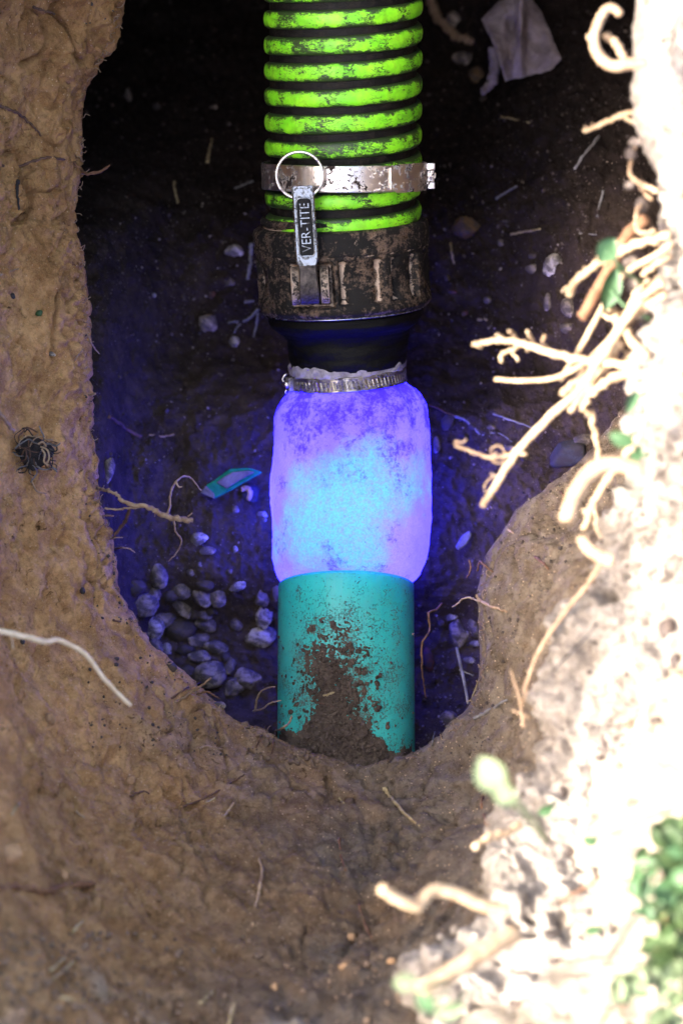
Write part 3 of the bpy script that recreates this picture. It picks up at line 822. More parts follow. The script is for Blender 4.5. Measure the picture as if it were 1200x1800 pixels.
F = [(i * nr + j, i * nr + (j + 1) % nr, (i + 1) * nr + (j + 1) % nr, (i + 1) * nr + j) for i in range(len(ss) - 1) for j in range(nr)]
part('hose_wall', mesh_from(V, F), M_RUB, hose)
pitch = 43.6; V = []; F = []
per = 72; nturn = int((tot - 60) / pitch) + 1
cs = [(-15.6, -1), (-15, 3.5), (-12, 7.2), (-6.5, 9.2), (0, 9.8), (6.5, 9.2), (12, 7.2), (15, 3.5), (15.6, -1)]
phase = 10
for i in range(nturn * per):
    a = 2 * math.pi * i / per - math.pi / 2
    s = 22 + phase + pitch * (i / per - 1)
    p, t = cl_at(s); X = Vector((1, 0, 0)); Y = t.cross(X); rd = X * math.cos(a) + Y * math.sin(a)
    wob = 1 + .05 * math.sin(i * .13) + .04 * math.sin(i * .037)
    for u, h in cs: V.append((p + rd * (126 + h) + t * u * wob) * K)
ncs = len(cs)
F = [(i * ncs + j, (i + 1) * ncs + j, (i + 1) * ncs + j + 1, i * ncs + j + 1) for i in range(nturn * per - 1) for j in range(ncs - 1)]
me = mesh_from(V, F); gv = me.attributes.new('groove', 'FLOAT', 'POINT')
gv.data.foreach_set('value', [(1., .75, .3, 0., 0., 0., .3, .75, 1.)[i % ncs] for i in range(len(V))])
part('spiral_rib', me, M_GREEN, hose)

# band clamp on the hose -----------------------------------------------------------
BM_ = frame(604, 308, 2.162, 10, 0)
bc = empty('band_clamp', BM_, 'flat rust-spotted steel band clamp with a bolted buckle round the green hose', 'band clamp')
me = lathe([(138, -22), (141, -22.5), (142, -21), (142, 21), (141, 22.5), (138, 22)], 200, lambda ph, z, r: r + .5 * math.sin(ph * 6), zsub=.6); part('band', me, M_STEEL, bc)
def arc_plate(a0, a1, r0, r1, z0, z1, cut=0.):
    V, F = [], []; n = 24
    for i in range(n + 1):
        a = R_(a0 + (a1 - a0) * i / n); e = cut * max(0, 1 - i / 3)
        for r, z in ((r0, z0 + e), (r1, z0 + e), (r1, z1 - e), (r0, z1 - e)): V.append((r * K * math.cos(a), r * K * math.sin(a), z * K))
    for i in range(n):
        for j in range(4): F.append((i * 4 + j, i * 4 + (j + 1) % 4, (i + 1) * 4 + (j + 1) % 4, (i + 1) * 4 + j))
    F += [(0, 1, 2, 3), tuple(n * 4 + j for j in (3, 2, 1, 0))]
    return mesh_from(V, F)
me = arc_plate(-57, -14, 142.5, 146, -24, 24, 6); part('buckle', me, M_STEEL, bc, smooth_=False)
V, F = tube_data([Vector((145 * K * math.cos(R_(-57)), 145 * K * math.sin(R_(-57)), z * K)) for z in range(-19, 20, 2)], [1.1 * K] * 20, 6)
part('buckle_edge', mesh_from(V, F), M_RING, bc)
bm = bmesh.new()
for zc in (-16, 16): box_bm(bm, (149 * K, -26 * K, zc * K), (15 * K, 10 * K, 12 * K))
box_bm(bm, (149 * K, -18 * K, 0), (13 * K, 8 * K, 44 * K))
part('lug', bm_mesh(bm, 1.5 * K), M_STEEL, bc)
V, F = tube_data([Vector((150 * K, -46 * K, 2 * K)), Vector((150 * K, 30 * K, 2 * K))], [5 * K] * 2, 10); part('bolt', mesh_from(V, F), M_STEEL, bc)
bm = bmesh.new(); bmesh.ops.create_cone(bm, cap_ends=True, segments=6, radius1=8.5 * K, radius2=8.5 * K, depth=7 * K, matrix=Matrix.Translation((150 * K, -42 * K, 2 * K)) @ Matrix.Rotation(R_(90), 4, 'X'))
part('nut', bm_mesh(bm, .8 * K, 1), M_STEEL, bc)

# ================================================================== SMALL THINGS
def resample(pp, n): return catmull(pp, n)
def strand(name, pts, mat, label=None, cat=None, group=None, parent=None, seg=8, n=6, knob=.25, wob=.25, flat=1.):
    """pts: (px,py,z,r) with z a height, or (px,py,'on',r) lying on the soil"""
    W = []; Rr = []
    for x, y, z, r in pts:
        if z == 'on':
            loc, nr, d = hit(x, y); p = loc + nr * (r * S * d * .55)
        elif isinstance(z, tuple):
            loc, nr, d = hit(x, y); p = loc + nr * z[0]
        else: p = atz(x, y, z)
        W.append(p); Rr.append(r * S * (p - CAM).dot(CD))
    C = catmull(W, n); R2 = []
    for i in range(len(C)):
        t = i / n; k = min(int(t), len(Rr) - 2); f = t - k
        R2.append(Rr[k] * (1 - f) + Rr[k + 1] * f)
    R2 = [r * (1 + .22 * math.sin(i * 1.7) * wob * 2) for i, r in enumerate(R2)]
    rm = sum(R2) / len(R2)
    C = [c + Vector((random.gauss(0, 1), random.gauss(0, 1), random.gauss(0, .6))) * rm * wob * (0 if i in (0, len(C) - 1) else 1) for i, c in enumerate(C)]
    V, F = tube_data(C, R2, seg, knob, flat=flat)
    o = link(name, mesh_from(V, F), mat, parent)
    if label: tag(o, label, cat or name.split('_')[-1], group)
    return o
def with_branches(name, main, branches, mat, label, group, bname='rootlet', **k):
    o = strand(name, main, mat, label, 'root', group, **k)
    for b in branches: strand(bname, b, mat, parent=o, seg=6, n=5)
    return o
G1 = 'bare roots sticking out of the sunlit right bank'
def z_(pts, z0, z1, r0, r1):
    if z0 > .3: r0 *= .8; r1 *= .84
    n = len(pts) - 1
    return [(x, y, z0 + (z1 - z0) * i / n, r0 + (r1 - r0) * i / n) for i, (x, y) in enumerate(pts)]
with_branches('root', z_([(848,890),(880,838),(912,790),(960,738),(1020,682),(1060,622),(1100,560),(1160,490)], .42, .52, 7.5, 11), [z_([(904,806),(889,816)], .42, .42, 3, 4)], M_ROOTP, 'longest straight cream root slanting down from the bank towards the glowing liner', G1, knob=.12, wob=.1)
with_branches('root', z_([(870,667),(930,669),(980,662),(1035,632),(1080,585),(1110,540),(1165,500)], .43, .52, 5, 7), [], M_ROOTP, 'thin smooth cream root with its blunt end pointing level to the left', G1, knob=.08, wob=.06)
with_branches('root', z_([(984,668),(1020,611),(1050,555),(1076,506),(1110,472),(1150,450),(1180,430)], .44, .53, 6, 8), [], M_ROOTP, 'smooth cream root arching over like a bow above the crossing roots', G1, knob=.08, wob=.06)
with_branches('root', z_([(999,519),(1010,495),(1050,465),(1087,442),(1125,427),(1175,412)], .45, .53, 8.5, 10), [z_([(1003,508),(994,505),(987,513)], .45, .45, 3.5, 3), z_([(1030,478),(1025,470)], .46, .46, 4, 4), z_([(1055,462),(1049,452)], .46, .47, 4.5, 4), z_([(1085,440),(1080,428),(1092,424)], .48, .49, 5, 4)], M_ROOTP, 'thick cream root with small knobs just below the round green leaf', G1)
with_branches('root', z_([(831,606),(862,599),(900,600),(937,609),(982,624),(1027,632),(1087,641),(1145,648)], .43, .50, 6, 10),
   [z_([(890,600),(881,591),(872,590)], .43, .44, 4, 4), z_([(908,600),(903,588),(894,582)], .43, .45, 4.5, 4), z_([(938,608),(930,590),(926,582)], .44, .46, 4.5, 4), z_([(962,615),(954,602),(956,590)], .44, .46, 4, 4),
    z_([(915,606),(896,617),(882,622),(880,636)], .43, .43, 6, 4.5), z_([(898,616),(910,634)], .43, .43, 4, 3.5), z_([(850,600),(845,612)], .43, .42, 4, 2.5), z_([(930,610),(925,618)], .43, .42, 5, 3)], M_ROOTP,
   'knobbly cream root with many short stubs reaching furthest left under the coupling height', G1)
with_branches('root', z_([(988,693),(1010,672),(1035,649),(1065,612),(1090,578),(1130,540),(1170,515)], .43, .52, 8.5, 9), [z_([(1030,652),(1022,650)], .44, .45, 3, 3)], M_ROOT, 'tan stub root lying behind the longest cream root', G1)
with_branches('root', z_([(1058,822),(1050,789),(1044,759),(1039,732),(1026,714),(1042,691),(1069,668),(1110,657),(1150,650)], .43, .50, 4.5, 11), [z_([(1056,806),(1064,803)], .43, .43, 3, 2)], M_ROOTP, 'wavy root hanging straight down beside the grey ledge', G1, wob=.4)
with_branches('root', z_([(801,784),(812,788),(832,795),(859,804),(880,803),(900,798),(925,797)], .41, .43, 3.5, 4.5),
   [z_([(803,786),(801,775),(812,778),(819,772)], .41, .42, 3.5, 2), z_([(862,805),(864,788),(876,783),(886,794),(889,808),(876,815),(864,806),(872,795)], .41, .43, 2.6, 2.4), z_([(883,806),(884,822),(882,836),(868,836),(862,832)], .41, .41, 2.6, 2.4), z_([(868,836),(856,846),(850,858),(857,872)], .41, .40, 2.4, 1.6), z_([(893,800),(905,790)], .42, .42, 3, 4)],
   M_ROOT, 'small curly tangled root knotted against the longest cream root', G1)
with_branches('root', z_([(995,915),(1002,890),(1014,862),(1035,832),(1060,817),(1090,816),(1125,830)], .63, .63, 16, 17), [], M_ROOT, 'fat blurred tan root bent like a hook in front of the ledge', G1, knob=.05, wob=.04)
with_branches('root', z_([(1026,930),(1033,908),(1041,885),(1062,850),(1088,816),(1118,775),(1135,740)], .46, .54, 6.5, 8), [z_([(1034,906),(1026,897)], .46, .47, 5, 4), z_([(1040,885),(1047,905),(1046,925),(1056,945)], .45, .44, 3, 3.5)], M_ROOTP, 'thin cream root parallel to the fat hooked root and right of it', G1)
with_branches('root', z_([(1022,944),(1032,962),(1050,975),(1075,985)], .60, .60, 12, 13), [], M_ROOT, 'short fat blurred root stub below the hooked root', G1, knob=.05, wob=.05)
with_branches('root', z_([(1062,975),(1050,998),(1027,1033),(994,1074),(960,1122),(937,1164),(920,1216)], .44, .40, 7, 4), [], M_ROOT, 'long thin orange-tan root running down the edge between grey ledge and bank', G1, wob=.12, knob=.1)
with_branches('root', z_([(896,1178),(906,1205),(914,1240),(920,1278)], .38, .38, 2, 4.5), [z_([(899,1249),(914,1254),(930,1262)], .38, .38, 3, 2.5), z_([(914,1240),(925,1215)], .38, .40, 3, 3)], M_ROOT, 'little forked root at the lower tip of the long thin root', G1)
with_branches('root', z_([(1090,26),(1078,14),(1064,18),(1052,38),(1043,68),(1052,98),(1076,116),(1106,112),(1135,110)], .60, .60, 8, 13), [z_([(1034,66),(1046,62)], .6, .6, 8, 7), z_([(1064,62),(1082,76),(1096,100)], .59, .6, 8, 8)], M_ROOT, 'thick curled pinkish root at the very top of the right bank', G1, knob=.06, wob=.05)
with_branches('root', z_([(1026,231),(1056,218),(1088,204),(1124,194),(1160,185)], .49, .53, 5, 6), [z_([(1030,229),(1027,222)], .49, .5, 2, 2), z_([(1042,224),(1040,217)], .49, .5, 2, 2), z_([(1086,200),(1112,216),(1148,236)], .51, .52, 3.5, 5)], M_ROOTP, 'forked cream twig-like root alone against the dark, below the curled root', G1, wob=.2)
with_branches('root', z_([(1117,254),(1110,280),(1105,305),(1124,322),(1155,336)], .50, .53, 2.5, 6), [z_([(1108,278),(1112,274)], .5, .5, 3, 3), z_([(1124,322),(1128,334),(1146,350)], .51, .51, 5, 4)], M_ROOT, 'thin elbow shaped root under the forked cream one', G1)
with_branches('root', z_([(1130,350),(1119,372),(1117,395),(1124,410),(1150,406)], .50, .53, 4, 4), [], M_ROOT, 'small C shaped root above the thick knobbed root', G1)
with_branches('root', z_([(1020,560),(1032,540),(1046,515),(1062,485),(1086,448),(1106,408),(1135,385)], .47, .50, 12, 14), [], M_ROOTB, 'thick shaded brown root behind the green leaf', G1, wob=.1)
with_branches('root', z_([(1128,482),(1140,474),(1155,462),(1178,450)], .51, .53, 6, 7), [], M_ROOTP, 'short white stub second below the thick knobbed root', G1)
with_branches('root', z_([(1090,570),(1104,545),(1128,520),(1164,498)], .49, .53, 7, 9), [z_([(1104,545),(1116,515),(1140,492)], .5, .52, 5, 5)], M_ROOTP, 'broad white root fork at the heart of the crossing', G1)
with_branches('root', z_([(1132,538),(1146,530),(1168,520)], .51, .53, 5, 6), [], M_ROOTP, 'short white stub beside the pale dirt clump', G1)
with_branches('root', z_([(1080,560),(1092,575),(1112,600),(1138,628)], .49, .51, 9, 10), [z_([(1090,612),(1098,618),(1112,616)], .48, .48, 2, 1.5)], M_ROOTP, 'thick white root crossing the others down to the right', G1)
with_branches('root', z_([(1058,552),(1070,560),(1084,556),(1082,545),(1068,544)], .47, .49, 5, 5), [], M_ROOTP, 'tiny looped root at the left of the crossing', G1)
with_branches('root', z_([(1090,640),(1104,630),(1125,634),(1150,632)], .47, .50, 7, 8), [], M_ROOTP, 'short horizontal white root lowest in the crossing', G1)
with_branches('root', z_([(1102,690),(1118,672),(1133,650),(1150,640)], .46, .49, 6, 7), [], M_ROOT, 'short reddish root against the bank face beneath the crossing', G1)
with_branches('root', z_([(1000,722),(1022,696),(1046,668),(1072,632),(1090,600)], .45, .49, 7, 9), [], M_ROOTP, 'straight cream root lying close along the longest one', G1)
# nearer the camera, bottom
with_branches('root', z_([(668,1562),(700,1581),(732,1592),(760,1566),(801,1571),(847,1590),(890,1600)], .60, .56, 13, 15), [], M_ROOTP, 'fat blurred wavy pinkish root at the bottom near the pale bank', 'roots at the bottom of the picture', knob=.05, wob=.04)
with_branches('root', z_([(735,1742),(797,1706),(861,1665),(905,1640)], .56, .53, 19, 21), [], M_ROOTP, 'thick blurred straight pale root on the bank beside the round leaf', 'roots at the bottom of the picture', knob=.05, wob=.04)
with_branches('root', z_([(832,1490),(860,1470),(890,1462),(915,1448)], .47, .45, 8, 9), [], M_ROOTP, 'short white root poking out of the bank under the pale green leaf', 'roots at the bottom of the picture')
with_branches('root', z_([(985,1585),(1010,1570),(1040,1552),(1056,1540)], .49, .49, 4, 3), [], M_ROOTB, 'brown twig-like root lying on the white bank near the grass', 'roots at the bottom of the picture')
strand('root', [(971,1181,.425,1.6),(997,1152,.435,2),(1027,1122,.445,1.8),(1050,1096,.455,1.2)], M_DARKORG, 'thin black strand put in for a dark crack across the white bank', 'root')  # black strand in place of a crack's shade
with_branches('root', z_([(-20,1106),(40,1118),(78,1128),(105,1126),(150,1150),(182,1192),(230,1240)], .34, .24, 7.5, 5), [z_([(20,1114),(24,1140)], .33, .32, 2, 1.5)], M_ROOTL, 'long bright cream root crossing the lower left soil wall', None, knob=.08, wob=.08)
# left wall
G2 = 'thin roots in the tan left wall'
def on(pts, r0, r1): 
    n = len(pts) - 1; return [(x, y, 'on', r0 + (r1 - r0) * i / n) for i, (x, y) in enumerate(pts)]
strand('root', on([(-5,183),(20,195),(45,210),(62,226),(72,240)], 3.2, 1.5), M_ROOTD, 'thin dark root near the top left corner', 'root', G2)
strand('root', on([(5,292),(35,291),(60,283),(85,277),(105,280),(122,282)], 2.6, 2.2), M_ROOTD, 'dark root running level across the left wall', 'root', G2)
strand('root', [(128,285,'on',2.5),(142,297,.115,2.8),(152,305,.125,3),(172,303,.13,2.8),(186,296,.135,2.2),(193,290,.14,1.2)], M_ROOTB, 'orange brown hooked root sticking out over the dark hollow', 'root', G2)
strand('root', on([(32,318),(30,335),(31,350),(36,376)], 3.5, 1.5), M_DARKORG, 'short black upright root low in the left wall crack', 'root', G2)
strand('root', on([(0,483),(18,477),(32,473)], 2, 1.4), M_ROOT, 'short pale thin root at the left picture edge', 'root', G2)
strand('root', on([(60,12),(75,18),(97,24)], 3, 2), M_ROOTD, 'dark stub of root in the top of the left wall', 'root', G2)
strand('root', [(155,695,'on',2.5),(162,694,.10,2.5),(168,692,.105,1.8)], M_ROOT, 'tiny orange stub on the left edge beside the liner height', 'root', G2)
strand('root', [(155,590,'on',1.5),(160,602,.10,1.5),(166,611,.09,1.4),(175,622,.08,1)], M_ROOT, 'fine curved root hanging off the left wall edge', 'root', G2)
strand('root', on([(130,635),(138,622),(146,613)], 1.6, 1.2), M_ROOT, 'fine straw coloured root near the wall edge', 'root', G2)
strand('root', on([(50,820),(62,860),(80,868)], 1.8, 1.2), M_ROOT, 'thin golden root just under the dark root tuft', 'root', G2)
strand('root', on([(198,1090),(210,1093),(232,1087)], 2, 1.4), M_ROOTD, 'short dark root by the vertical crack above the pebbles', 'root', G2)
strand('root', on([(-5,1560),(30,1562),(54,1566),(85,1565),(108,1561),(135,1558),(164,1556)], 4.5, 5.5), M_ROOTB, 'half buried brown root running level at the lower left', 'root')
strand('root', on([(455,1510),(460,1535),(457,1560),(450,1590),(444,1628)], 2.6, 3.6), M_ROOT, 'upright orange root lying on the near slope below the pipe', 'root')
strand('root', on([(675,1383),(684,1398),(694,1411),(714,1433),(738,1452)], 4, 2.2), M_STRAW, 'pale tan root on the near slope right of the pipe', 'root')
strand('root', on([(849,1400),(847,1415),(851,1435),(858,1450)], 2.2, 3), M_ROOTB, 'reddish short root beside the pale green leaf', 'root')
strand('root', on([(597,1475),(600,1505),(607,1530)], 2.5, 2), M_ROOTB, 'short faint orange root in the middle of the near slope', 'root')
strand('root', on([(630,1590),(640,1620),(652,1650)], 2.4, 2), M_ROOTB, 'faint orange root above the lowest stones of the near slope', 'root')
strand('root', on([(300,1228),(330,1210),(352,1200)], 2, 2), M_ROOTD, 'dark root at the soil edge beside the pebble heap', 'root')
strand('root', [(308,1234,'on',2.5),(318,1229,'on',2.5),(337,1216,.075,2.4),(356,1204,.09,2),(371,1192,.10,1.4)], M_ROOT, 'straw coloured root slanting over the round pebble at the soil edge', 'root')
strand('root', [(345,1222,'on',1.6),(362,1216,.06,1.8),(376,1222,.06,1.6),(386,1228,.05,1.2)], M_ROOTB, 'small bent orange root next to the straw coloured one', 'root')
strand('root', on([(350,1318),(362,1312),(392,1318)], 3, 1.5), M_ROOT, 'small pale curl of root in the slope left under the pipe', 'root')
strand('root', on([(228,1400),(250,1392),(262,1395)], 2, 1.5), M_ROOTD, 'short dark root in the middle of the lower left slope', 'root')
strand('root', on([(320,1418),(350,1408),(385,1390),(408,1375),(430,1362)], 2, 1.3), M_ROOTD, 'long thin dark root lying in the lower slope scrape', 'root')
# reaching over the hollow at left
with_branches('root', [(170,858,'on',2.5),(185,861,.095,2.8),(203,868,.10,3),(221,884,.10,4),(252,889,.10,4.5),(272,897,.095,4.6),(293,908,.09,5),(315,912,.085,5.5),(338,914,.08,4.6)],
   [z_([(294,904),(299,888),(301,865),(309,847),(324,837),(338,843),(354,862)], .09, .05, 2.4, 1.4), z_([(309,847),(315,856),(320,855)], .085, .085, 2.4, 1), z_([(306,914),(309,934),(319,949),(316,962),(308,975),(296,987)], .085, .05, 2, 1.1),
    z_([(251,888),(238,892),(222,893),(205,896),(185,893)], .10, .095, 2.6, 2), z_([(330,908),(338,902)], .085, .09, 1.6, 1), z_([(275,898),(272,908)], .09, .085, 1.6, 1)], M_ROOT,
   'branching orange-tan root reaching from the left wall over the violet hollow', None, knob=.3)
strand('root', [(228,893,.095,3),(223,910,.085,3.4),(214,925,.075,3.2),(198,947,'on',2.5)], M_ROOTD, 'dark root dropping behind the branching tan root', 'root')
strand('root', [(202,965,'on',1.8),(214,963,.085,1.8),(228,965,.09,1.5),(238,971,.09,1)], M_ROOT, 'fine pale root tip sticking out below the branching root', 'root')
strand('root', [(180,907,'on',1.5),(190,906,.09,1.6),(200,907,.095,1.2)], M_ROOT, 'very short pale root between the branching root and the wall edge', 'root')
strand('root', [(194,947,'on',1.4),(204,945,.085,1.4),(216,945,.085,1)], M_ROOT, 'hair thin short root at the foot of the dark dropping one', 'root')
strand('root', on([(190,733),(205,743),(222,755),(246,768)], 3.2, 4), M_ROOTD, 'dark red root lying on the purple soil in the left hollow', 'root')
strand('root', on([(262,766),(285,768),(306,764)], 2.4, 2), M_ROOT, 'faint pale root right of the dark red one', 'root')
# beside the pipe
strand('root', [(448,1250,.0,2.2),(452,1228,.02,1.8),(460,1215,.03,1.6),(472,1209,.04,1.4),(483,1207,.05,1)], M_ROOTP, 'arched cream hair root left of the teal pipe, upper one', 'root')
strand('root', [(445,1250,.0,2),(460,1246,.03,1.6),(476,1236,.05,1.4),(494,1231,.06,1)], M_ROOTP, 'arched cream hair root left of the teal pipe, lower one', 'root')
strand('root', [(484,1286,'on',2.2),(497,1280,.065,2),(508,1270,.07,1.7),(513,1258,.07,1.2)], M_ROOTP, 'cream root hooked over the left foot of the teal pipe', 'root')
strand('root', on([(486,1284),(481,1300),(478,1325)], 2.2, 1.4), M_ROOTD, 'dark root hanging from the soil lip left of the pipe foot', 'root')
strand('root', on([(468,1278),(460,1293),(450,1315)], 2.4, 1.4), M_ROOTD, 'dark forked root furthest left on the pipe foot soil lip', 'root')
strand('root', [(776,1061,-.03,1.8),(766,1072,-.02,2.2),(753,1078,-.01,2.2),(755,1104,-.01,1.8),(749,1118,.0,1.8),(741,1132,.0,1.8),(741,1160,.0,1.8),(743,1195,-.02,1.6),(748,1226,-.03,1.2)], M_ROOTB, 'long thin brown root hanging beside the right side of the teal pipe', 'root')
strand('root', [(795,1067,.05,1.2),(803,1062,.06,1.6),(811,1054,.07,1.8),(822,1050,.08,1.8),(832,1053,.085,1.8),(842,1058,'on',1.6)], M_ROOTP, 'pale curved hair root over the blue soil right of the pipe', 'root')
strand('root', [(836,1046,.10,2.2),(846,1056,'on',3),(868,1067,'on',3),(891,1076,'on',2)], M_ROOT, 'orange root lying across the grey ledge edge', 'root')
strand('root', [(824,984,.08,1.4),(827,1000,.08,1.6),(820,1015,.07,1.2)], M_ROOTB, 'tiny brown root loop over the blue soil', 'root')
strand('root', [(838,1004,.08,1.8),(843,988,.10,2),(853,995,.11,2),(866,1006,'on',1.4)], M_ROOTB, 'small bent brown root on the corner of the grey ledge', 'root')
strand('root', on([(941,979),(952,988),(964,1000)], 2.5, 1.8), M_ROOTB, 'short orange root in the middle of the grey ledge', 'root')
strand('root', on([(894,931),(902,938)], 2.4, 2), M_ROOT, 'tiny stub on the upper edge of the grey ledge', 'root')
strand('root', on([(968,845),(985,865),(998,882)], 2, 1.4), M_ROOTB, 'fine brown root at the narrow upper part of the ledge', 'root')
strand('twig', on([(834,1264),(850,1256),(870,1243),(891,1230)], 3.6, 2.4), M_GREY, 'olive grey twig lying low on the grey ledge', 'twig')
strand('twig', on([(753,712),(770,718),(787,727),(802,731)], 1.6, 2.4), M_ROOTB, 'reddish twig beside the upper right of the glowing liner', 'twig')
strand('twig', on([(800,731),(817,738),(831,750),(844,763)], 3, 2), M_GREY, 'short shiny pale twig right of the glowing liner', 'twig')
strand('twig', on([(847,765),(865,762),(880,763),(900,777)], 1.4, 1), M_GREY, 'fine grey rootlike twig continuing right of the shiny one', 'twig')
strand('twig', on([(867,727),(900,739),(937,753)], 2.2, 1.8), M_GREY, 'straight thin grey twig above the curly tangled root', 'twig')
# twigs and straws on the hollow floor
G3 = 'grey twigs in the dark beside the coupling'
strand('twig', on([(443,428),(441,448),(439,467),(434,491)], 4.2, 3), M_GREY, 'flat upright grey twig left of the coupling', 'twig', G3)
strand('twig', on([(453,543),(443,555),(430,564),(415,565),(401,567)], 3, 1.8), M_GREY, 'bent grey twig beside the black cuff', 'twig', G3)
strand('twig', on([(428,565),(418,574),(412,585)], 2, 1.6), M_GREY, 'small grey side twig ending at a round white pebble', 'twig', G3)
strand('twig', on([(453,549),(450,570),(446,593)], 2.4, 1.6), M_GREY, 'thin upright grey twig nearest the black cuff', 'twig', G3)
strand('twig', on([(430,532),(438,531),(446,529)], 2.4, 2), M_GREY, 'very short level grey twig above the bent one', 'twig', G3)
strand('twig', on([(412,332),(430,325),(446,319)], 2, 1.6), M_GREY, 'faint slanting twig left of the band clamp', 'twig', G3)
G4 = 'straws scattered in the dark hollow'
strand('straw', on([(372,244),(368,265),(364,286)], 2, 3.4), M_STRAW, 'upright straw in the black upper left hollow', 'straw', G4)
strand('straw', on([(306,320),(309,338),(313,357)], 2.6, 2), M_STRAW, 'faint upright straw left of the straw by the hose', 'straw', G4)
strand('straw', on([(1052,240),(1030,268),(1008,298)], 3.4, 2.6), M_GREY, 'greyish slanting straw below the forked cream root', 'straw', G4)
strand('straw', on([(872,350),(890,338),(908,328)], 2.4, 2), M_GREY, 'short pale straw right of the band clamp', 'straw', G4)
strand('straw', on([(898,412),(925,407),(950,403)], 2.4, 1.8), M_STRAW, 'tan level straw above the grey oval pebble', 'straw', G4)
strand('straw', on([(791,427),(793,445),(796,463)], 2.2, 1.8), M_STRAW, 'orange upright straw below the ochre stone', 'straw', G4)
strand('straw', on([(1060,334),(1056,355),(1050,380)], 2.6, 2.2), M_GREY, 'grey upright straw near the small C shaped root', 'straw', G4)
strand('straw', on([(1018,410),(1035,412),(1048,413)], 1.8, 1.4), M_GREY, 'faint level straw above the green leaf', 'straw', G4)
strand('straw', on([(840,562),(855,562)], 2.4, 2.4), M_STRAW, 'tiny pale level straw above the knobbly stub root', 'straw', G4)
strand('straw', on([(880,205),(905,210),(930,216)], 1.8, 1.4), M_STRAW, 'faint brown level straw under the grey rag', 'straw', G4)
strand('straw', [(802,1139,-.02,3),(807,1160,-.01,3.2),(813,1188,.0,3.2),(818,1212,.01,3),(822,1236,.02,2.4)], M_GREY, 'long pale straw standing right of the teal pipe', 'straw', G4, wob=.08, knob=.1)
strand('straw', [(806,1177,-.02,1.6),(818,1182,-.02,1.6),(831,1187,-.02,1.4)], M_GREY, 'thin pale straw crossing the long one', 'straw', G4)
strand('straw', [(841,1196,.02,1.6),(834,1214,.01,1.8),(826,1232,.01,1.6)], M_STRAW, 'dull straw leaning on the ledge edge', 'straw', G4)
strand('straw', on([(724,1306),(738,1315),(753,1319)], 1.8, 1.4), M_ROOTP, 'pale curved straw at the right foot of the pipe', 'straw', G4)
strand('straw', on([(764,1288),(761,1300),(759,1311)], 1.6, 1.2), M_GREY, 'thin grey straw left of the lone round grey stone', 'straw', G4)
G5 = 'dry straws on the near soil slope'
strand('straw', on([(80,1730),(105,1711),(131,1690)], 3, 2.6), M_STRAW, 'longest golden straw in the bottom left corner', 'straw', G5, wob=.05)
strand('straw', on([(88,1706),(100,1696),(113,1684)], 3, 2.4), M_STRAW, 'shorter golden straw just above the longest one', 'straw', G5, wob=.05)
strand('straw', on([(128,1640),(138,1628),(146,1620)], 3.2, 2.4), M_STRAW, 'golden straw on a dark clod at the lower left', 'straw', G5, wob=.05)
strand('straw', on([(394,1437),(402,1425),(411,1413)], 2.4, 3), M_ROOTP, 'white straw splinter in the middle of the near slope', 'straw', G5, wob=.05)
strand('straw', on([(362,1412),(370,1408),(378,1404)], 2, 1.6), M_STRAW, 'small straw left of the white splinter', 'straw', G5, wob=.05)
strand('straw', on([(20,1433),(27,1422),(34,1412)], 2, 1.8), M_STRAW, 'small upright straw at the left picture edge', 'straw', G5, wob=.05)
strand('straw', on([(134,1426),(141,1432),(149,1438)], 2.6, 2.2), M_ROOTP, 'short whitish straw on the tan lower left slope', 'straw', G5, wob=.05)
strand('straw', on([(352,1766),(363,1756),(374,1745)], 3.8, 3.2), M_STRAW, 'blurred pale straw at the bottom edge', 'straw', G5, wob=.05)
strand('straw', on([(596,1402),(600,1408),(604,1413)], 2, 1.8), M_STRAW, 'tiny straw bit just under the pipe mouth slope', 'straw', G5, wob=.05)
strand('straw', on([(105,1755),(125,1757),(148,1758)], 3.2, 2.6), M_STRAW, 'level dull straw under the golden ones', 'straw', G5, wob=.05)
strand('straw', on([(402,1805),(408,1780),(412,1765)], 3, 3), M_STRAW, 'upright pale straw cut by the bottom edge', 'straw', G5, wob=.05)
strand('straw', [(568,1224,'on',2.5),(578,1221,'on',3.6),(588,1218,'on',2)], M_STRAW, 'yellow wood chip on the soil covering the teal pipe', 'wood chip')
strand('root', on([(547,1232),(568,1238),(588,1244),(609,1251)], 1.6, 1.6), M_ROOTD, 'thin dark root on the soil covering the teal pipe', 'root')

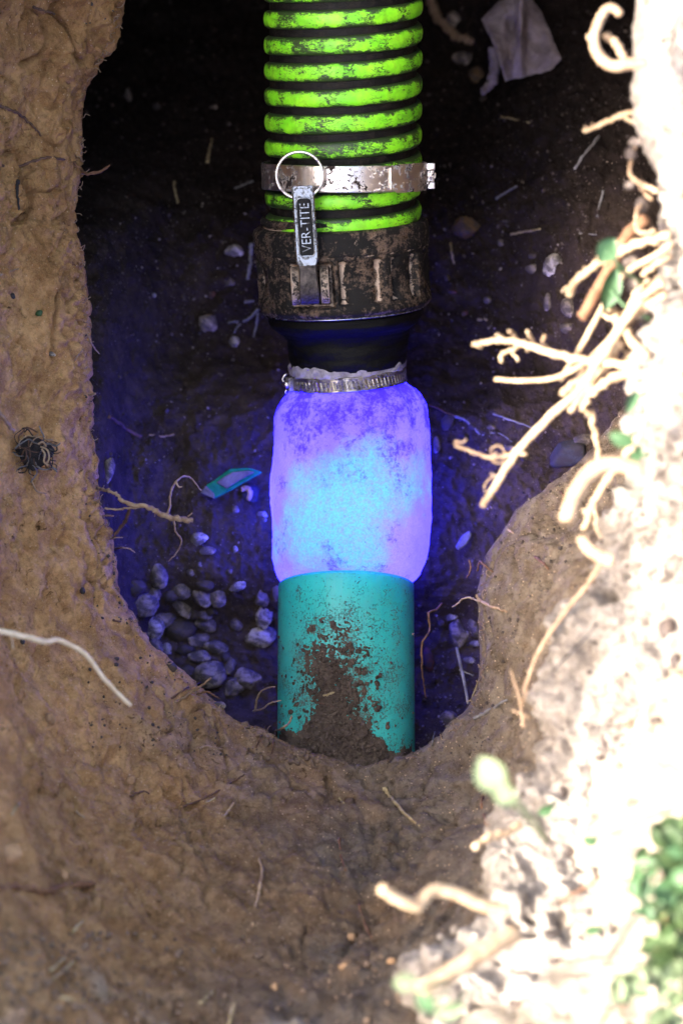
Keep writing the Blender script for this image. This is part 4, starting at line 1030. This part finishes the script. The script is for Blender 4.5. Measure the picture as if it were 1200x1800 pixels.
# stones -----------------------------------------------------------------------
def stone_mesh(a, b, c, seed, sub=4, ang=.0):
    bm = bmesh.new(); bmesh.ops.create_icosphere(bm, subdivisions=sub, radius=1)
    co = np.array([v.co[:] for v in bm.verts]); 
    d = 1 + .26 * fbm(co, .9, 2, .5, seed) + .09 * fbm(co, 3.4, 4, .65, seed + 3)
    ang = min(.9, ang + .3)
    if ang > 0:
        for k in range(9):
            nrm = rng.normal(size=3); nrm /= np.linalg.norm(nrm); h = .62 + .2 * rng.random()
            dp = (co * d[:, None]) @ nrm; d = np.where(dp > h, d * (1 + ang * (h / np.maximum(dp, .01) - 1)), d)
    co = co * d[:, None] * np.array([a, b, c])
    for v, p in zip(bm.verts, co): v.co = p
    return bm_mesh(bm)
def stone(px, py, a, b, mat, label, rot=0, name='pebble', cat='pebble', group=None, ang=.0, lift=.2, z=None, c=None):
    if z is None:
        loc, nr, d = hit(px, py, ('floor', 'ground', 'bank'))
    else: loc = atz(px, py, z); nr = -CD; d = (loc - CAM).length
    A, B = a * S * d, b * S * d; Cc = (c * S * d) if c else min(A, B) * .8
    me = stone_mesh(A, B, Cc, random.random() * 90, 4 if a > 12 else 3, ang)
    o = link(name, me, M_ST[mat])
    zax = (-CD * .75 + nr * .5).normalized(); xax = (CX - zax * CX.dot(zax)).normalized(); yax = zax.cross(xax)
    Mr = Matrix((xax, yax, zax)).transposed() @ Matrix.Rotation(R_(rot), 3, 'Z')
    o.matrix_world = Matrix.Translation(loc + nr * Cc * lift) @ Mr.to_4x4()
    tag(o, label, cat, group); return o
G6 = 'rounded pebbles heaped at the left foot of the pit'
for x, y, a, b, m, rot, an, lab in [
 (280,1012,13,20,'grey',8,0,'upright oval grey pebble topmost above the heap'),
 (239,1034,16,13,'brown',20,.5,'brown rough pebble at the top left of the heap'),
 (268,1044,11,12,'tan',-20,0,'small tan pebble tucked right of the brown rough one'),
 (250,1063,23,17,'grey',10,.4,'large mottled pebble touching the left soil edge'),
 (318,1038,15,13,'grey',0,.2,'dull round pebble in the top row of the heap'),
 (316,1066,26,11,'tan',-42,.6,'long slanting brick-like pebble in the heap'),
 (354,1051,15,17,'grey',0,.3,'greyish pebble in the top row, second from the right'),
 (383,1050,14,17,'tan',10,.4,'upright pebble with a blue lit right side'),
 (358,1080,14,10,'grey',0,.6,'small square pebble under the top row'),
 (281,1087,24,14,'tan',-5,0,'wide flat tan pebble behind the brightest one'),
 (269,1104,16,19,'pale',15,0,'brightest pale egg shaped pebble of the heap'),
 (317,1109,29,21,'brown',8,.2,'largest dark mottled pebble in the middle of the heap'),
 (360,1098,18,11,'grey',-15,.3,'flat pebble right of the largest one'),
 (351,1127,21,12,'tan',12,.7,'angular pebble below the largest one'),
 (325,1142,14,9,'brown',0,.2,'dark reddish small pebble low in the heap'),
 (379,1137,19,11,'grey',-8,.3,'pale violet flat pebble at the right of the heap'),
 (351,1155,20,10,'tan',3,.5,'long level pebble above the big round one'),
 (271,1137,13,12,'grey',0,.4,'greyish pebble left of a small round pale pebble'),
 (291,1143,9,13,'pale',-15,0,'small round pale pebble low on the left'),
 (369,1188,26,23,'grey',10,0,'biggest smooth round pebble by the soil edge'),
 (402,1171,9,16,'grey',-20,.5,'narrow upright pebble right of the big round one'),
 (438,1193,23,20,'tan',20,.6,'large angular pebble nearest the teal pipe'),
 (412,1208,18,14,'grey',30,.8,'chipped angular pebble left of the large angular one'),
 (300,1174,9,10,'brown',0,.2,'little brown pebble half behind the soil edge'),
 (328,1182,14,9,'brown',10,.3,'dark flat pebble under the thin roots'),
 (386,1240,10,6,'grey',0,0,'tiny bluish pebble at the bottom soil edge'),
 (300,1044,13,11,'brown',0,.2,'dark pebble between the oval and the dull round pebble'),
 (340,1078,12,9,'brown',0,.3,'small dark pebble in the centre gap'),
 (372,1074,10,9,'brown',30,.4,'small dark pebble beneath the blue lit one'),
 (396,1156,9,8,'brown',0,.3,'small dark pebble at the right rim of the heap'),
 (388,1190,9,8,'dark',0,.4,'black little pebble between round and chipped pebbles'),
 (414,1099,11,10,'grey',0,0,'lone small grey pebble right of the heap'),
 (458,1118,24,18,'pale',5,.1,'bright smooth pebble touching the teal pipe'),
 (465,1083,14,18,'pale',-5,.6,'squarish pebble stacked above the bright smooth one'),
 (459,1051,11,16,'grey',0,.6,'blue lit angular pebble above the squarish one'),
 (485,1041,8,15,'grey',0,.5,'narrow pebble squeezed at the pipe mouth corner'),
 (418,1029,14,8,'pale',20,.3,'flat glittering pebble on the blue soil'),
 (360,1028,15,10,'brown',-15,.3,'violet brown stone behind the top row')]:
    stone(x, y, a * 1.2, b * 1.2, m, lab, rot, group=G6, ang=an)
G7 = 'single stones on the lit hollow floor'
for x, y, a, b, m, rot, an, lab in [
 (351,946,17,12,'pale',35,.5,'pale pointed stone alone above the pebble heap'),
 (366,969,16,9,'grey',10,.3,'dull violet stone below the pale pointed one'),
 (188,828,13,24,'tan',-8,.3,'upright pale stone at the left wall edge'),
 (351,993,6,6,'grey',0,0,'tiny round stone below the dull violet one'),
 (336,1007,8,7,'grey',0,0,'small violet stone left under the tiny one'),
 (414,967,6,9,'pale',20,.2,'small bright blue stone left of the liner'),
 (414,897,9,8,'grey',0,.2,'small stone under the green glass shard'),
 (404,1004,6,5,'grey',0,.3,'tiny stone midway between heap and liner'),
 (804,1116,17,28,'grey',15,.3,'large bluish stone right of the pipe mouth'),
 (793,1084,13,8,'pale',20,.6,'small angular stone on top of the large bluish one'),
 (831,1098,10,15,'grey',-20,.4,'stone wedged against the ledge edge'),
 (818,1116,8,9,'pale',0,.5,'small pale stone right beside the large bluish one'),
 (836,1110,9,13,'grey',0,.4,'dark bluish stone half hidden by the ledge'),
 (835,1132,11,6,'pale',0,.2,'flat pale stone below the wedged ones'),
 (823,1161,12,6,'pale',-3,.6,'white flat chip in the dark niche'),
 (752,1158,12,23,'red',5,.3,'reddish stone behind the hanging brown root'),
 (790,1267,18,18,'grey',0,.1,'lone round grey stone in the dark niche by the ledge'),
 (776,1096,9,7,'brown',0,.4,'small dark stone left of the large bluish one'),
 (1002,797,38,28,'dark',15,.5,'big dark rock beside the upper end of the ledge'),
 (1024,774,17,12,'grey',10,.3,'pale topped stone on the big dark rock'),
 (787,744,14,15,'brown',0,.3,'dull violet stone right of the liner shoulder'),
 (767,783,8,17,'tan',0,.2,'narrow bright stone touching the liner right side'),
 (863,752,8,6,'grey',0,0,'small roundish stone under the thin grey twig'),
 (830,750,7,6,'brown',0,0,'small stone under the shiny twig'),
 (896,788,12,7,'grey',0,.3,'flat stone just left of the big dark rock')]:
    stone(x, y, a, b, m, lab, rot, name='stone', cat='stone', group=G7, ang=an)
G8 = 'stones half lost in the dark upper hollow'
for x, y, a, b, m, rot, an, lab in [
 (972,466,16,24,'pale',-25,.2,'grey oval stone right of the coupling'),
 (936,474,13,10,'tan',0,.3,'tan stone beside the grey oval one'),
 (1000,542,16,19,'grey',10,.2,'grey stone under the blunt knobbed root'),
 (997,577,15,10,'grey',0,.2,'dim flat stone below the grey one'),
 (817,400,29,23,'ochre',-10,.5,'ochre brown stone right of the green hose end'),
 (962,531,8,19,'grey',0,.3,'narrow greenish grey stone between two grey ones'),
 (856,527,8,7,'grey',0,.2,'small grey stone below the tan straw'),
 (880,427,6,7,'grey',0,0,'tiny grey stone left of the tan straw'),
 (816,553,8,7,'red',0,.5,'little reddish stone above the knobbly root tip'),
 (785,488,6,7,'ochre',0,.4,'small orange stone right of the coupling body'),
 (795,512,9,6,'red',0,.5,'small dark red stone by the coupling rim'),
 (937,450,12,6,'brown',0,.3,'flat brown stone above the tan one'),
 (411,441,20,13,'pale',-5,.2,'pale flat stone left of the coupling top'),
 (366,567,17,19,'grey',0,.2,'round dull stone left of the black cuff'),
 (412,601,10,11,'pale',0,.1,'round white pebble at the end of the grey side twig'),
 (403,497,10,8,'grey',0,.5,'angular grey stone below the pale flat one'),
 (373,519,7,8,'red',0,.3,'small rusty stone above the round dull one'),
 (270,519,5,5,'pale',0,0,'tiny pale stone far left in the hollow'),
 (224,172,8,17,'tan',0,.2,'upright tan stone in the black upper left'),
 (277,188,8,8,'brown',0,.3,'barely visible stone right of the upright tan one'),
 (375,190,9,7,'tan',0,.6,'faint angular stone between upright tan stone and hose'),
 (840,133,16,20,'ochre',0,.1,'rounded ochre stone under the corner of the rag'),
 (812,106,20,13,'grey',-20,.4,'bluish grey stone left of the rounded ochre one'),
 (800,34,18,15,'tan',0,.2,'tan stone beside the rag at the top'),
 (850,175,10,7,'brown',0,.4,'small brown clod below the curled rag corner')]:
    stone(x, y, a, b, m, lab, rot, name='stone', cat='stone', group=G8, ang=an)
for x, y, a, b, m, lab, z in [(1109,460,16,13,'tan','tan clod hanging in the bank under the knobbed root',.49), (1112,500,16,17,'tan','round tan clod in the bank below the first clod',.49),
   (1118,250,14,9,'tan','blurred small clod on the rim by the elbow root',.54), (1108,270,12,12,'brown','brown blurred clod left of the elbow root',.53), (1126,360,14,14,'brown','brown clod behind the C shaped root',.50),
   (1105,325,9,9,'tan','small clod left of the elbow root bend',.53), (1140,560,22,26,'brown','olive brown dirt clump right of the root crossing',.48)]:
    stone(x, y, a, b, m, lab, 0, name='soil_clod', cat='clod', group='clods clinging to the bank rim', ang=.3, z=z)
G9 = 'pale clods crumbling along the lower bank edge'
for x, y, a, lab in [(776,1650,9,'small pale clod at the left start of the crumbly edge'), (800,1636,10,'pale clod second along the crumbly edge'), (824,1646,8,'little clod under the wavy pinkish root'), (790,1668,8,'clod below the second one'),
   (770,1684,11,'bigger pale clod low on the crumbly edge'), (754,1694,7,'smallest pale clod near the thick pale root'), (616,1650,9,'cream stone alone on the near slope'), (604,1700,9,'cream stone lower on the near slope'), (482,1738,9,'tan stone near the bottom middle edge'),
   (228,1372,10,'pale crumbly clod in the lower left slope'), (112,1540,9,'tan stone above the half buried root'), (14,1502,22,'large tan clod at the left edge above the buried root'), (688,1690,9,'brown stone between slope and pale bank'), (86,1262,11,'yellowish clod in a dark nook of the left slope')]:
    stone(x, y, a, a * random.uniform(.8, 1.2), 'tan' if x < 600 else 'pale', lab, random.uniform(0, 90), name='soil_clod', cat='clod', group=G9, ang=.5).data.materials[0] = (M_TANC if x < 700 else M_BANK)

for x, y, a, b, lab in [(1062, 1306, 7, 22, 'dark narrow lump put in for a shaded hole in the white bank'), (1052, 1330, 8, 8, 'small dark lump at the foot of the narrow one'), (1172, 1105, 16, 20, 'large brown lump of earth high on the white bank'),
   (1188, 1165, 14, 18, 'brown lump of earth at the right picture edge'), (988, 1392, 6, 12, 'small dark lump lying above the small green leaf'), (1000, 1500, 12, 9, 'dark lump between the two lower pale roots'),
   (965, 1640, 12, 7, 'dark flat lump in the lower bank'), (975, 1690, 14, 8, 'lowest dark lump on the bank'), (905, 1765, 16, 10, 'dark lump near the bottom edge of the bank'), (1152, 1265, 12, 7, 'tan flat lump right of the dark narrow one')]:
    stone(x, y, a, b, 'brown', lab, random.uniform(-20, 20), name='added_bank_lump', cat='earth lump', group='brown lumps on the sunlit bank', ang=.5, lift=.05)  # dark lumps added in place of shaded holes, brown ones for stains
# crumpled rag at the top right -----------------------------------------------------
rg = [(845,34),(872,8),(892,-8),(932,-6),(950,20),(968,62),(986,104),(970,120),(930,134),(888,142),(880,120),(868,80),(856,56)]
loc, nr, d = hit(915, 90)
zr = loc.z + .035
cx_, cy_ = 912, 66
bmn = []; nrn = 14; nan = 104
def interp_outline(t):
    n = len(rg); k = t * n; i = int(k) % n; f = k - int(k); a, b = rg[i], rg[(i + 1) % n]
    return a[0] + (b[0] - a[0]) * f, a[1] + (b[1] - a[1]) * f
for side in (1, -1):
    for i in range(nan):
        ox, oy = interp_outline(i / nan)
        for j in range(nrn + 1):
            t = j / nrn; x = cx_ + (ox - cx_) * t; y = cy_ + (oy - cy_) * t
            z = zr + side * .006 * math.sqrt(max(0, 1 - t ** 6)) + .022 * (x - 900) / 90 * 0 + .012 * math.sin(x * .05 + y * .02) + .014 * smooth(.45, 1, np.array([t]))[0] * max(0, (900 - x) / 50)
            z -= .016 * math.exp(-(((x - 897) / 9) ** 2 + ((y - 52) / 20) ** 2)) - .01 * math.exp(-(((x - 915) / 7) ** 2))
            bmn.append(atz(x, y, z))
V = np.array([list(v) for v in bmn]); V[:, 2] += .005 * fbm(V, 60, 4, .6, 3)
n1 = nan * (nrn + 1); F = grid_faces(nan, nrn + 1, True); F = F + [tuple(i + n1 for i in f[::-1]) for f in F]
F += [(i * (nrn + 1) + nrn, ((i + 1) % nan) * (nrn + 1) + nrn, n1 + ((i + 1) % nan) * (nrn + 1) + nrn, n1 + i * (nrn + 1) + nrn) for i in range(nan)]
rag = link('rag', mesh_from(V, F), M_RAG); tag(rag, 'crumpled dirty pinkish grey felt rag at the top right of the hollow', 'rag')
strand('curled_hem', [(866,84,zr,9),(868,112,zr - .005,10),(866,136,zr - .01,10),(858,152,zr - .012,8),(846,162,zr - .01,6)], M_RAG, parent=rag, n=8, wob=.1)
strand('root', [(758,-6,'on',9),(768,24,'on',9),(784,48,'on',8),(806,66,'on',7),(832,76,'on',6)], M_ROOT, 'curved dull root between green hose and rag at the top', 'root')

# green glass shard -------------------------------------------------------------------
loc, nr, d = hit(405, 845); gz = loc.z + .022
out = [(361,853),(375,845),(390,834),(404,824),(437,822),(462,830),(440,843),(417,856),(396,868),(377,877)]
def plate(pts2, z0, tilt, th, name, mat, parent=None, bev=.0012):
    bm = bmesh.new()
    top = [bm.verts.new(atz(x, y, z0 + tilt(x, y))) for x, y in pts2]; bot = [bm.verts.new(v.co + CD * th) for v in top]
    bm.faces.new(top); bm.faces.new(bot[::-1])
    for i in range(len(top)): bm.faces.new((top[i], bot[i], bot[(i + 1) % len(top)], top[(i + 1) % len(top)]))
    bmesh.ops.recalc_face_normals(bm, faces=bm.faces[:])
    return link(name, bm_mesh(bm, bev, 1), mat, parent, smooth_=False)
tl = lambda x, y: (x - 400) * .00015 - (y - 850) * .0002
gs = plate(out, gz, tl, .005, 'glass_shard', M_GLASS); tag(gs, 'green bottle glass shard with a pale dusty face, left of the liner', 'glass shard')
plate([(380,848),(392,839),(408,830),(436,827),(448,830),(420,845),(398,859)], gz + .0025, tl, .0025, 'dusty_face', M_GREY, gs, .0006)
plate([(352,866),(361,853),(377,868),(377,877)], gz + .001, tl, .006, 'frosted_tip', M_GREY, gs, .0008)
for pts_, lab in (([(424,860),(434,858),(440,866),(436,878)], 'pale curled shell flake right under the green glass shard'),):
    strand('shell_flake', [(x, y, gz + .0, 5) for x, y in pts_], M_ROOTP, lab, 'shell', wob=.1)
stone(461, 905, 11, 7, 'pale', 'whitish crumb touching the left side of the liner', 0, name='stone', cat='stone', ang=.6)
stone(464, 914, 5, 5, 'pale', 'tiny white crumb below the whitish one by the liner', 0, name='stone', cat='stone')
stone(440, 866, 21, 20, 'dark', 'dark blue rock right behind the green glass shard', 0, name='stone', cat='stone', ang=.4, lift=.0)
loc, nr, d = hit(815, 948); 
pf = plate([(799,962),(812,940),(826,932),(829,942),(820,958),(806,968)], loc.z + .012, lambda x, y: 0, .004, 'flake', M_GREY); tag(pf, 'violet lit angular stone flake on the blue soil right of the liner', 'flake')

# dark tuft of rootlets in the left wall ------------------------------------------------
loc, nr, d = hit(58, 797)
tf = stone(58, 797, 36, 34, 'dark', 'dark fuzzy root ball with white fibres in the left wall', 0, name='root_tuft', cat='root tuft', ang=.2, lift=.1, c=20)
tf.data.materials[0] = M_DARKORG
inv = tf.matrix_world.inverted()
for k in range(34):
    a = random.uniform(0, 6.28); r0 = random.uniform(.2, .9); p0 = Vector((58 + 34 * r0 * math.cos(a), 797 + 34 * r0 * math.sin(a), 0))
    pts_ = []
    x, y, h = p0.x, p0.y, random.uniform(.006, .016); dr = random.uniform(0, 6.28)
    for i in range(6):
        pts_.append(loc + CX * ((x - 58) * S * d) + CU * ((797 - y) * S * d) - CD * (h + random.uniform(-.003, .003)))
        dr += random.uniform(-1.1, 1.1); x += 10 * math.cos(dr); y += 10 * math.sin(dr)
        if (x - 58) ** 2 + (y - 797) ** 2 > 44 ** 2: dr += 2
    C = catmull(pts_, 4); V, F = tube_data(C, [random.uniform(.0003, .0007)] * len(C), 5)
    o = link('fibre', mesh_from([inv @ v for v in V], F), [M_GREY, M_DARKORG, M_ROOTD, M_ROOTP][k % 4 if k % 4 < 3 or k > 22 else 1], tf)
for k, pp in enumerate([[(78,790),(84,800),(82,812),(90,818)], [(76,786),(88,792),(91,806),(86,816)], [(72,782),(80,778),(86,786)]]):
    C = catmull([loc + CX * ((x - 58) * S * d) + CU * ((797 - y) * S * d) - CD * .018 for x, y in pp], 6); V, F = tube_data(C, [.0008] * len(C), 6)
    link('fibre', mesh_from([inv @ v for v in V], F), M_ROOTP, tf)
strand('root', [(-5,720,.24,3.5),(12,742,.22,3.5),(26,760,.20,3)], M_ROOT, 'pale blurred root above the dark fuzzy root ball', 'root')
# little chips on the left wall
stone(70, 552, 7, 6, 'dark', 'tiny green leaf scrap on the left wall', 20, name='leaf_scrap', cat='leaf', lift=.4).data.materials[0] = M_LEAF
stone(20, 522, 9, 8, 'dark', 'black lump put in for a hole in the left wall near the picture edge', 20, name='dark_lump', cat='charcoal', ang=.5)  # stands in for the dark of a small hole
stone(145, 1038, 6, 7, 'dark', 'tiny blue black chip in the left wall above the pebbles', 20, name='dark_lump', cat='charcoal', ang=.5)
stone(92, 622, 9, 5, 'pale', 'small white chip low on the left wall', -20, name='stone', cat='stone', ang=.5)
stone(40, 1128, 5, 5, 'dark', 'tiny dark lump under the long bright cream root', 0, name='dark_lump', cat='charcoal')

# leaves ----------------------------------------------------------------------------------
def leaf_mesh(L, W, curl, n=14, m=8):
    V = []
    for side in (0, 1):
        for i in range(n + 1):
            t = i / n; w = W * math.sin(math.pi * min(1, t * .96 + .02)) ** .7
            for j in range(m + 1):
                u = j / m * 2 - 1
                V.append(Vector(((t - .5) * L, u * w, curl * L * (.3 * u * u - (t - .5) ** 2 * 1.2) - side * .0006)))
    F = []; nn = (n + 1) * (m + 1)
    for i in range(n):
        for j in range(m):
            q = (i * (m + 1) + j, (i + 1) * (m + 1) + j, (i + 1) * (m + 1) + j + 1, i * (m + 1) + j + 1)
            F.append(q); F.append(tuple(k + nn for k in q[::-1]))
    return V, F
def leaf(px, py, z, L, W, rot, mat, label, stem=None, tilt=15):
    p = atz(px, py, z); d = (p - CAM).dot(CD)
    V, F = leaf_mesh(2 * L * S * d, W * S * d, .35)
    o = link('leaf', mesh_from(V, F), mat)
    o.matrix_world = Matrix.Translation(p) @ Matrix((CX, CU, -CD)).transposed().to_4x4() @ Matrix.Rotation(R_(rot), 4, 'Z') @ Matrix.Rotation(R_(tilt), 4, 'X') 
    tag(o, label, 'leaf')
    if stem:
        iv = o.matrix_world.inverted()
        C = catmull([p] + [atz(*s) for s in stem], 6); V, F = tube_data(C, [.0012] * len(C), 6)
        link('stem', mesh_from([iv @ v for v in V], F), mat, o)
    return o
leaf(1066, 440, .56, 24, 20, 60, M_LEAF, 'round green leaf above the thick knobbed root', [(1090,470,.55),(1130,500,.52)])
leaf(1072, 508, .50, 38, 18, 75, M_LEAF, 'long dark green leaf hanging behind the arching root', [(1100,540,.5),(1140,560,.5)])
leaf(1092, 772, .60, 24, 14, -20, M_LEAF, 'green leaf on the bank face above the hooked root', [(1120,760,.56)])
leaf(1110, 706, .56, 22, 11, 65, M_LEAF, 'narrow green leaf on the bank under the root crossing', [(1135,690,.53)])
leaf(1112, 800, .50, 20, 14, 40, M_LEAF, 'dark green leaf half behind the bank rim', [(1140,800,.5)])
leaf(862, 1362, .78, 34, 27, -55, M_LEAFP, 'large blurred pale green leaf floating before the ledge foot', [(900,1400,.7),(940,1440,.55),(960,1480,.45)])
leaf(886, 1396, .76, 22, 18, -40, M_LEAFP, 'smaller pale green leaf joined right below the large blurred one', [(920,1430,.6),(960,1480,.45)])
leaf(711, 1726, .74, 20, 16, 10, M_LEAFP, 'round pale green leaf at the lower left end of the bank', [(740,1735,.68),(800,1720,.5)])
leaf(748, 1762, .70, 24, 15, -50, M_LEAF, 'green leaf under the round pale one at the bottom', [(790,1740,.55)])
leaf(790, 1776, .60, 26, 16, 20, M_LEAFP, 'pale leaf lowest on the bank near the bottom edge', [(820,1740,.5)])
leaf(958, 1425, .47, 14, 10, 20, M_LEAF, 'small green leaf lying on the white bank', [(975,1410,.46)])
leaf(1036, 1478, .50, 14, 9, -20, M_LEAF, 'small green leaf halfway to the weed clump', [(1050,1470,.5)])
leaf(1040, 1635, .52, 15, 9, 10, M_LEAF, 'small green leaf left of the weed clump', [(1060,1630,.52)])

# weed clumps at the lower right --------------------------------------------------------------
def weed(px, py, z, spread, count, hgt, label, seed, mat):
    rr = random.Random(seed); base = atz(px, py, z)
    V, F = [], []; Vs, Fs = [], []
    for k in range(count):
        a = rr.uniform(0, 6.28); r = spread * math.sqrt(rr.random()); top = base + Vector((r * math.cos(a), r * math.sin(a), hgt * rr.uniform(.15, 1)))
        if k % 6 == 0:
            b0 = base + Vector((r * .4 * math.cos(a), r * .4 * math.sin(a), -.03)); C = [b0, b0.lerp(top, .5) + Vector((0, 0, .01)), top]
            v, f = tube_data(catmull(C, 3), [.0011] * 7, 5); o_ = len(Vs); Vs += v; Fs += [tuple(i + o_ for i in q) for q in f]
        L = rr.uniform(.009, .020); v, f = leaf_mesh(L, L * rr.uniform(.2, .36), .5, 6, 4)
        M = Matrix.Translation(top) @ Matrix.Rotation(rr.uniform(0, 6.28), 4, 'Z') @ Matrix.Rotation(rr.uniform(-1.0, .6), 4, 'Y') @ Matrix.Rotation(rr.uniform(-.6, .6), 4, 'X')
        o_ = len(V); V += [M @ q for q in v]; F += [tuple(i + o_ for i in q) for q in f]
    root = empty('weed', Matrix.Translation(base), label, 'weed', 'green weeds on the sunlit bank')
    iv = root.matrix_world.inverted()
    link('foliage', mesh_from([iv @ q for q in V], F), mat, root); link('stem', mesh_from([iv @ q for q in Vs], Fs), M_ROOTB, root)
weed(1180, 1520, .57, .020, 44, .06, 'dense green weed clump at the right picture edge', 1, M_GRASS)
weed(1160, 1575, .57, .020, 34, .06, 'green weed in the middle of the right hand clump', 2, M_LEAF)
weed(1192, 1650, .57, .022, 44, .06, 'green weed low in the right hand clump', 3, M_GRASS)
weed(1155, 1720, .56, .020, 26, .05, 'sparse little weed below the right hand clump', 4, M_LEAFP)
weed(1120, 1800, .56, .024, 22, .04, 'sparse yellowish weed at the bottom edge', 5, M_LEAFP)

# loose crumbs and grit, too many to count ------------------------------------------------------
def scatter(name, label, mat, samples, sizes, only=None):
    base = []
    for k in range(5):
        bm = bmesh.new(); bmesh.ops.create_icosphere(bm, subdivisions=1, radius=1)
        base.append(([v.co * random.uniform(.7, 1.2) for v in bm.verts], [tuple(v.index for v in f.verts) for f in bm.faces])); bm.free()
    V, F = [], []
    for x, y in samples:
        loc, nr, d = hit(x, y)
        if only and hit.key not in only: continue
        s = random.choice(sizes) * random.uniform(.6, 1.3) * S * d; v, f = base[random.randrange(5)]
        Q = Quaternion((random.random() - .5, random.random() - .5, random.random() - .5, random.random())).normalized().to_matrix() @ Matrix.Diagonal((1, random.uniform(.6, 1), random.uniform(.5, .9)))
        o_ = len(V); c = loc + nr * s * .3
        V += [c + (Q @ q) * s for q in v]; F += [tuple(i + o_ for i in q) for q in f]
    o = link(name, mesh_from(V, F), mat, smooth_=False); tag(o, label, 'grit', kind='stuff'); return o
U = random.uniform
scatter('grit', 'dark grit strewn over the hollow floor', M_ST['brown'], [(U(150, 1120), U(0, 1330)) for _ in range(2600)], [1.2, 1.6, 2, 2.6, 4])
scatter('pale_grit', 'pale grit strewn over the hollow floor', M_ST['grey'], [(U(200, 500), U(350, 1100)) for _ in range(260)] + [(U(740, 1100), U(250, 1000)) for _ in range(300)] + [(U(720, 850), U(1050, 1330)) for _ in range(260)], [1.2, 1.5, 2, 3])
scatter('soil_crumbs', 'brown crumbs scattered over the soil slopes', M_WALL, [(U(0, 1000), U(1150, 1800)) for _ in range(1900)] + [(U(0, 200), U(0, 1200)) for _ in range(800)] + [(U(850, 1100), U(850, 1350)) for _ in range(350)], [1, 1.4, 2, 3], ('ground',))
scatter('bank_crumbs', 'pale crumbs along the broken bank edge', M_BANK, [(U(-25, 60) + np.interp(y, [0, 200, 400, 600, 730, 870, 1000, 1200, 1340, 1475, 1555, 1665, 1715, 1800], [1115, 1114, 1160, 1140, 1130, 1085, 1048, 968, 950, 850, 880, 790, 715, 740]), y) for y in [U(930, 1800) for _ in range(900)]], [1.2, 2, 3, 4], ('bank',))
scatter('corner_clods', 'brown crumbly soil bits in the bottom left corner and lower slope', M_CLODB, [(abs(random.gauss(0, 150)), U(1640, 1800)) for _ in range(420)] + [(U(300, 720), U(1640, 1800)) for _ in range(160)] + [(U(430, 700), U(1270, 1345)) for _ in range(260)], [1.5, 2.5, 4, 7], ('ground',))
scatter('pipe_crumbs', 'dark crumbs on the teal pipe soil', M_CRUMB, [(random.gauss(592, 34), U(1130, 1330)) for _ in range(1500)], [1, 1.6, 2.4, 4, 5.5], ('spill',))
# hair roots fringing the soil edges
V, F = [], []
for k in range(150):
    i = random.randrange(3, 31); e0 = ST[i][0]; e1 = ST[i + 1][0]; t = random.random()
    x = e0[0] + (e1[0] - e0[0]) * t; y = e0[1] + (e1[1] - e0[1]) * t; z = e0[2] + (e1[2] - e0[2]) * t
    if 470 < x < 720: continue
    loc, nr, d = hit(x + (-6 if x < 450 else 8), y + (4 if y > 1200 else 0)); dr = U(-1, 1) + (0 if x < 500 else math.pi); L = U(3, 12); pts_ = []
    for j in range(4): pts_.append(loc + CX * (L * j * math.cos(dr) * .5 * S * d) + CU * (L * j * math.sin(dr) * .5 * S * d) - CD * (.001 + .002 * j)); dr += U(-.7, .7)
    C = catmull(pts_, 3); v, f = tube_data(C, [.00035] * len(C), 4); o_ = len(V); V += v; F += [tuple(q + o_ for q in g) for g in f]
o = link('hair_roots', mesh_from(V, F), M_ROOT); tag(o, 'hair fine rootlets fringing the soil edges of the hollow', 'roots', kind='stuff')
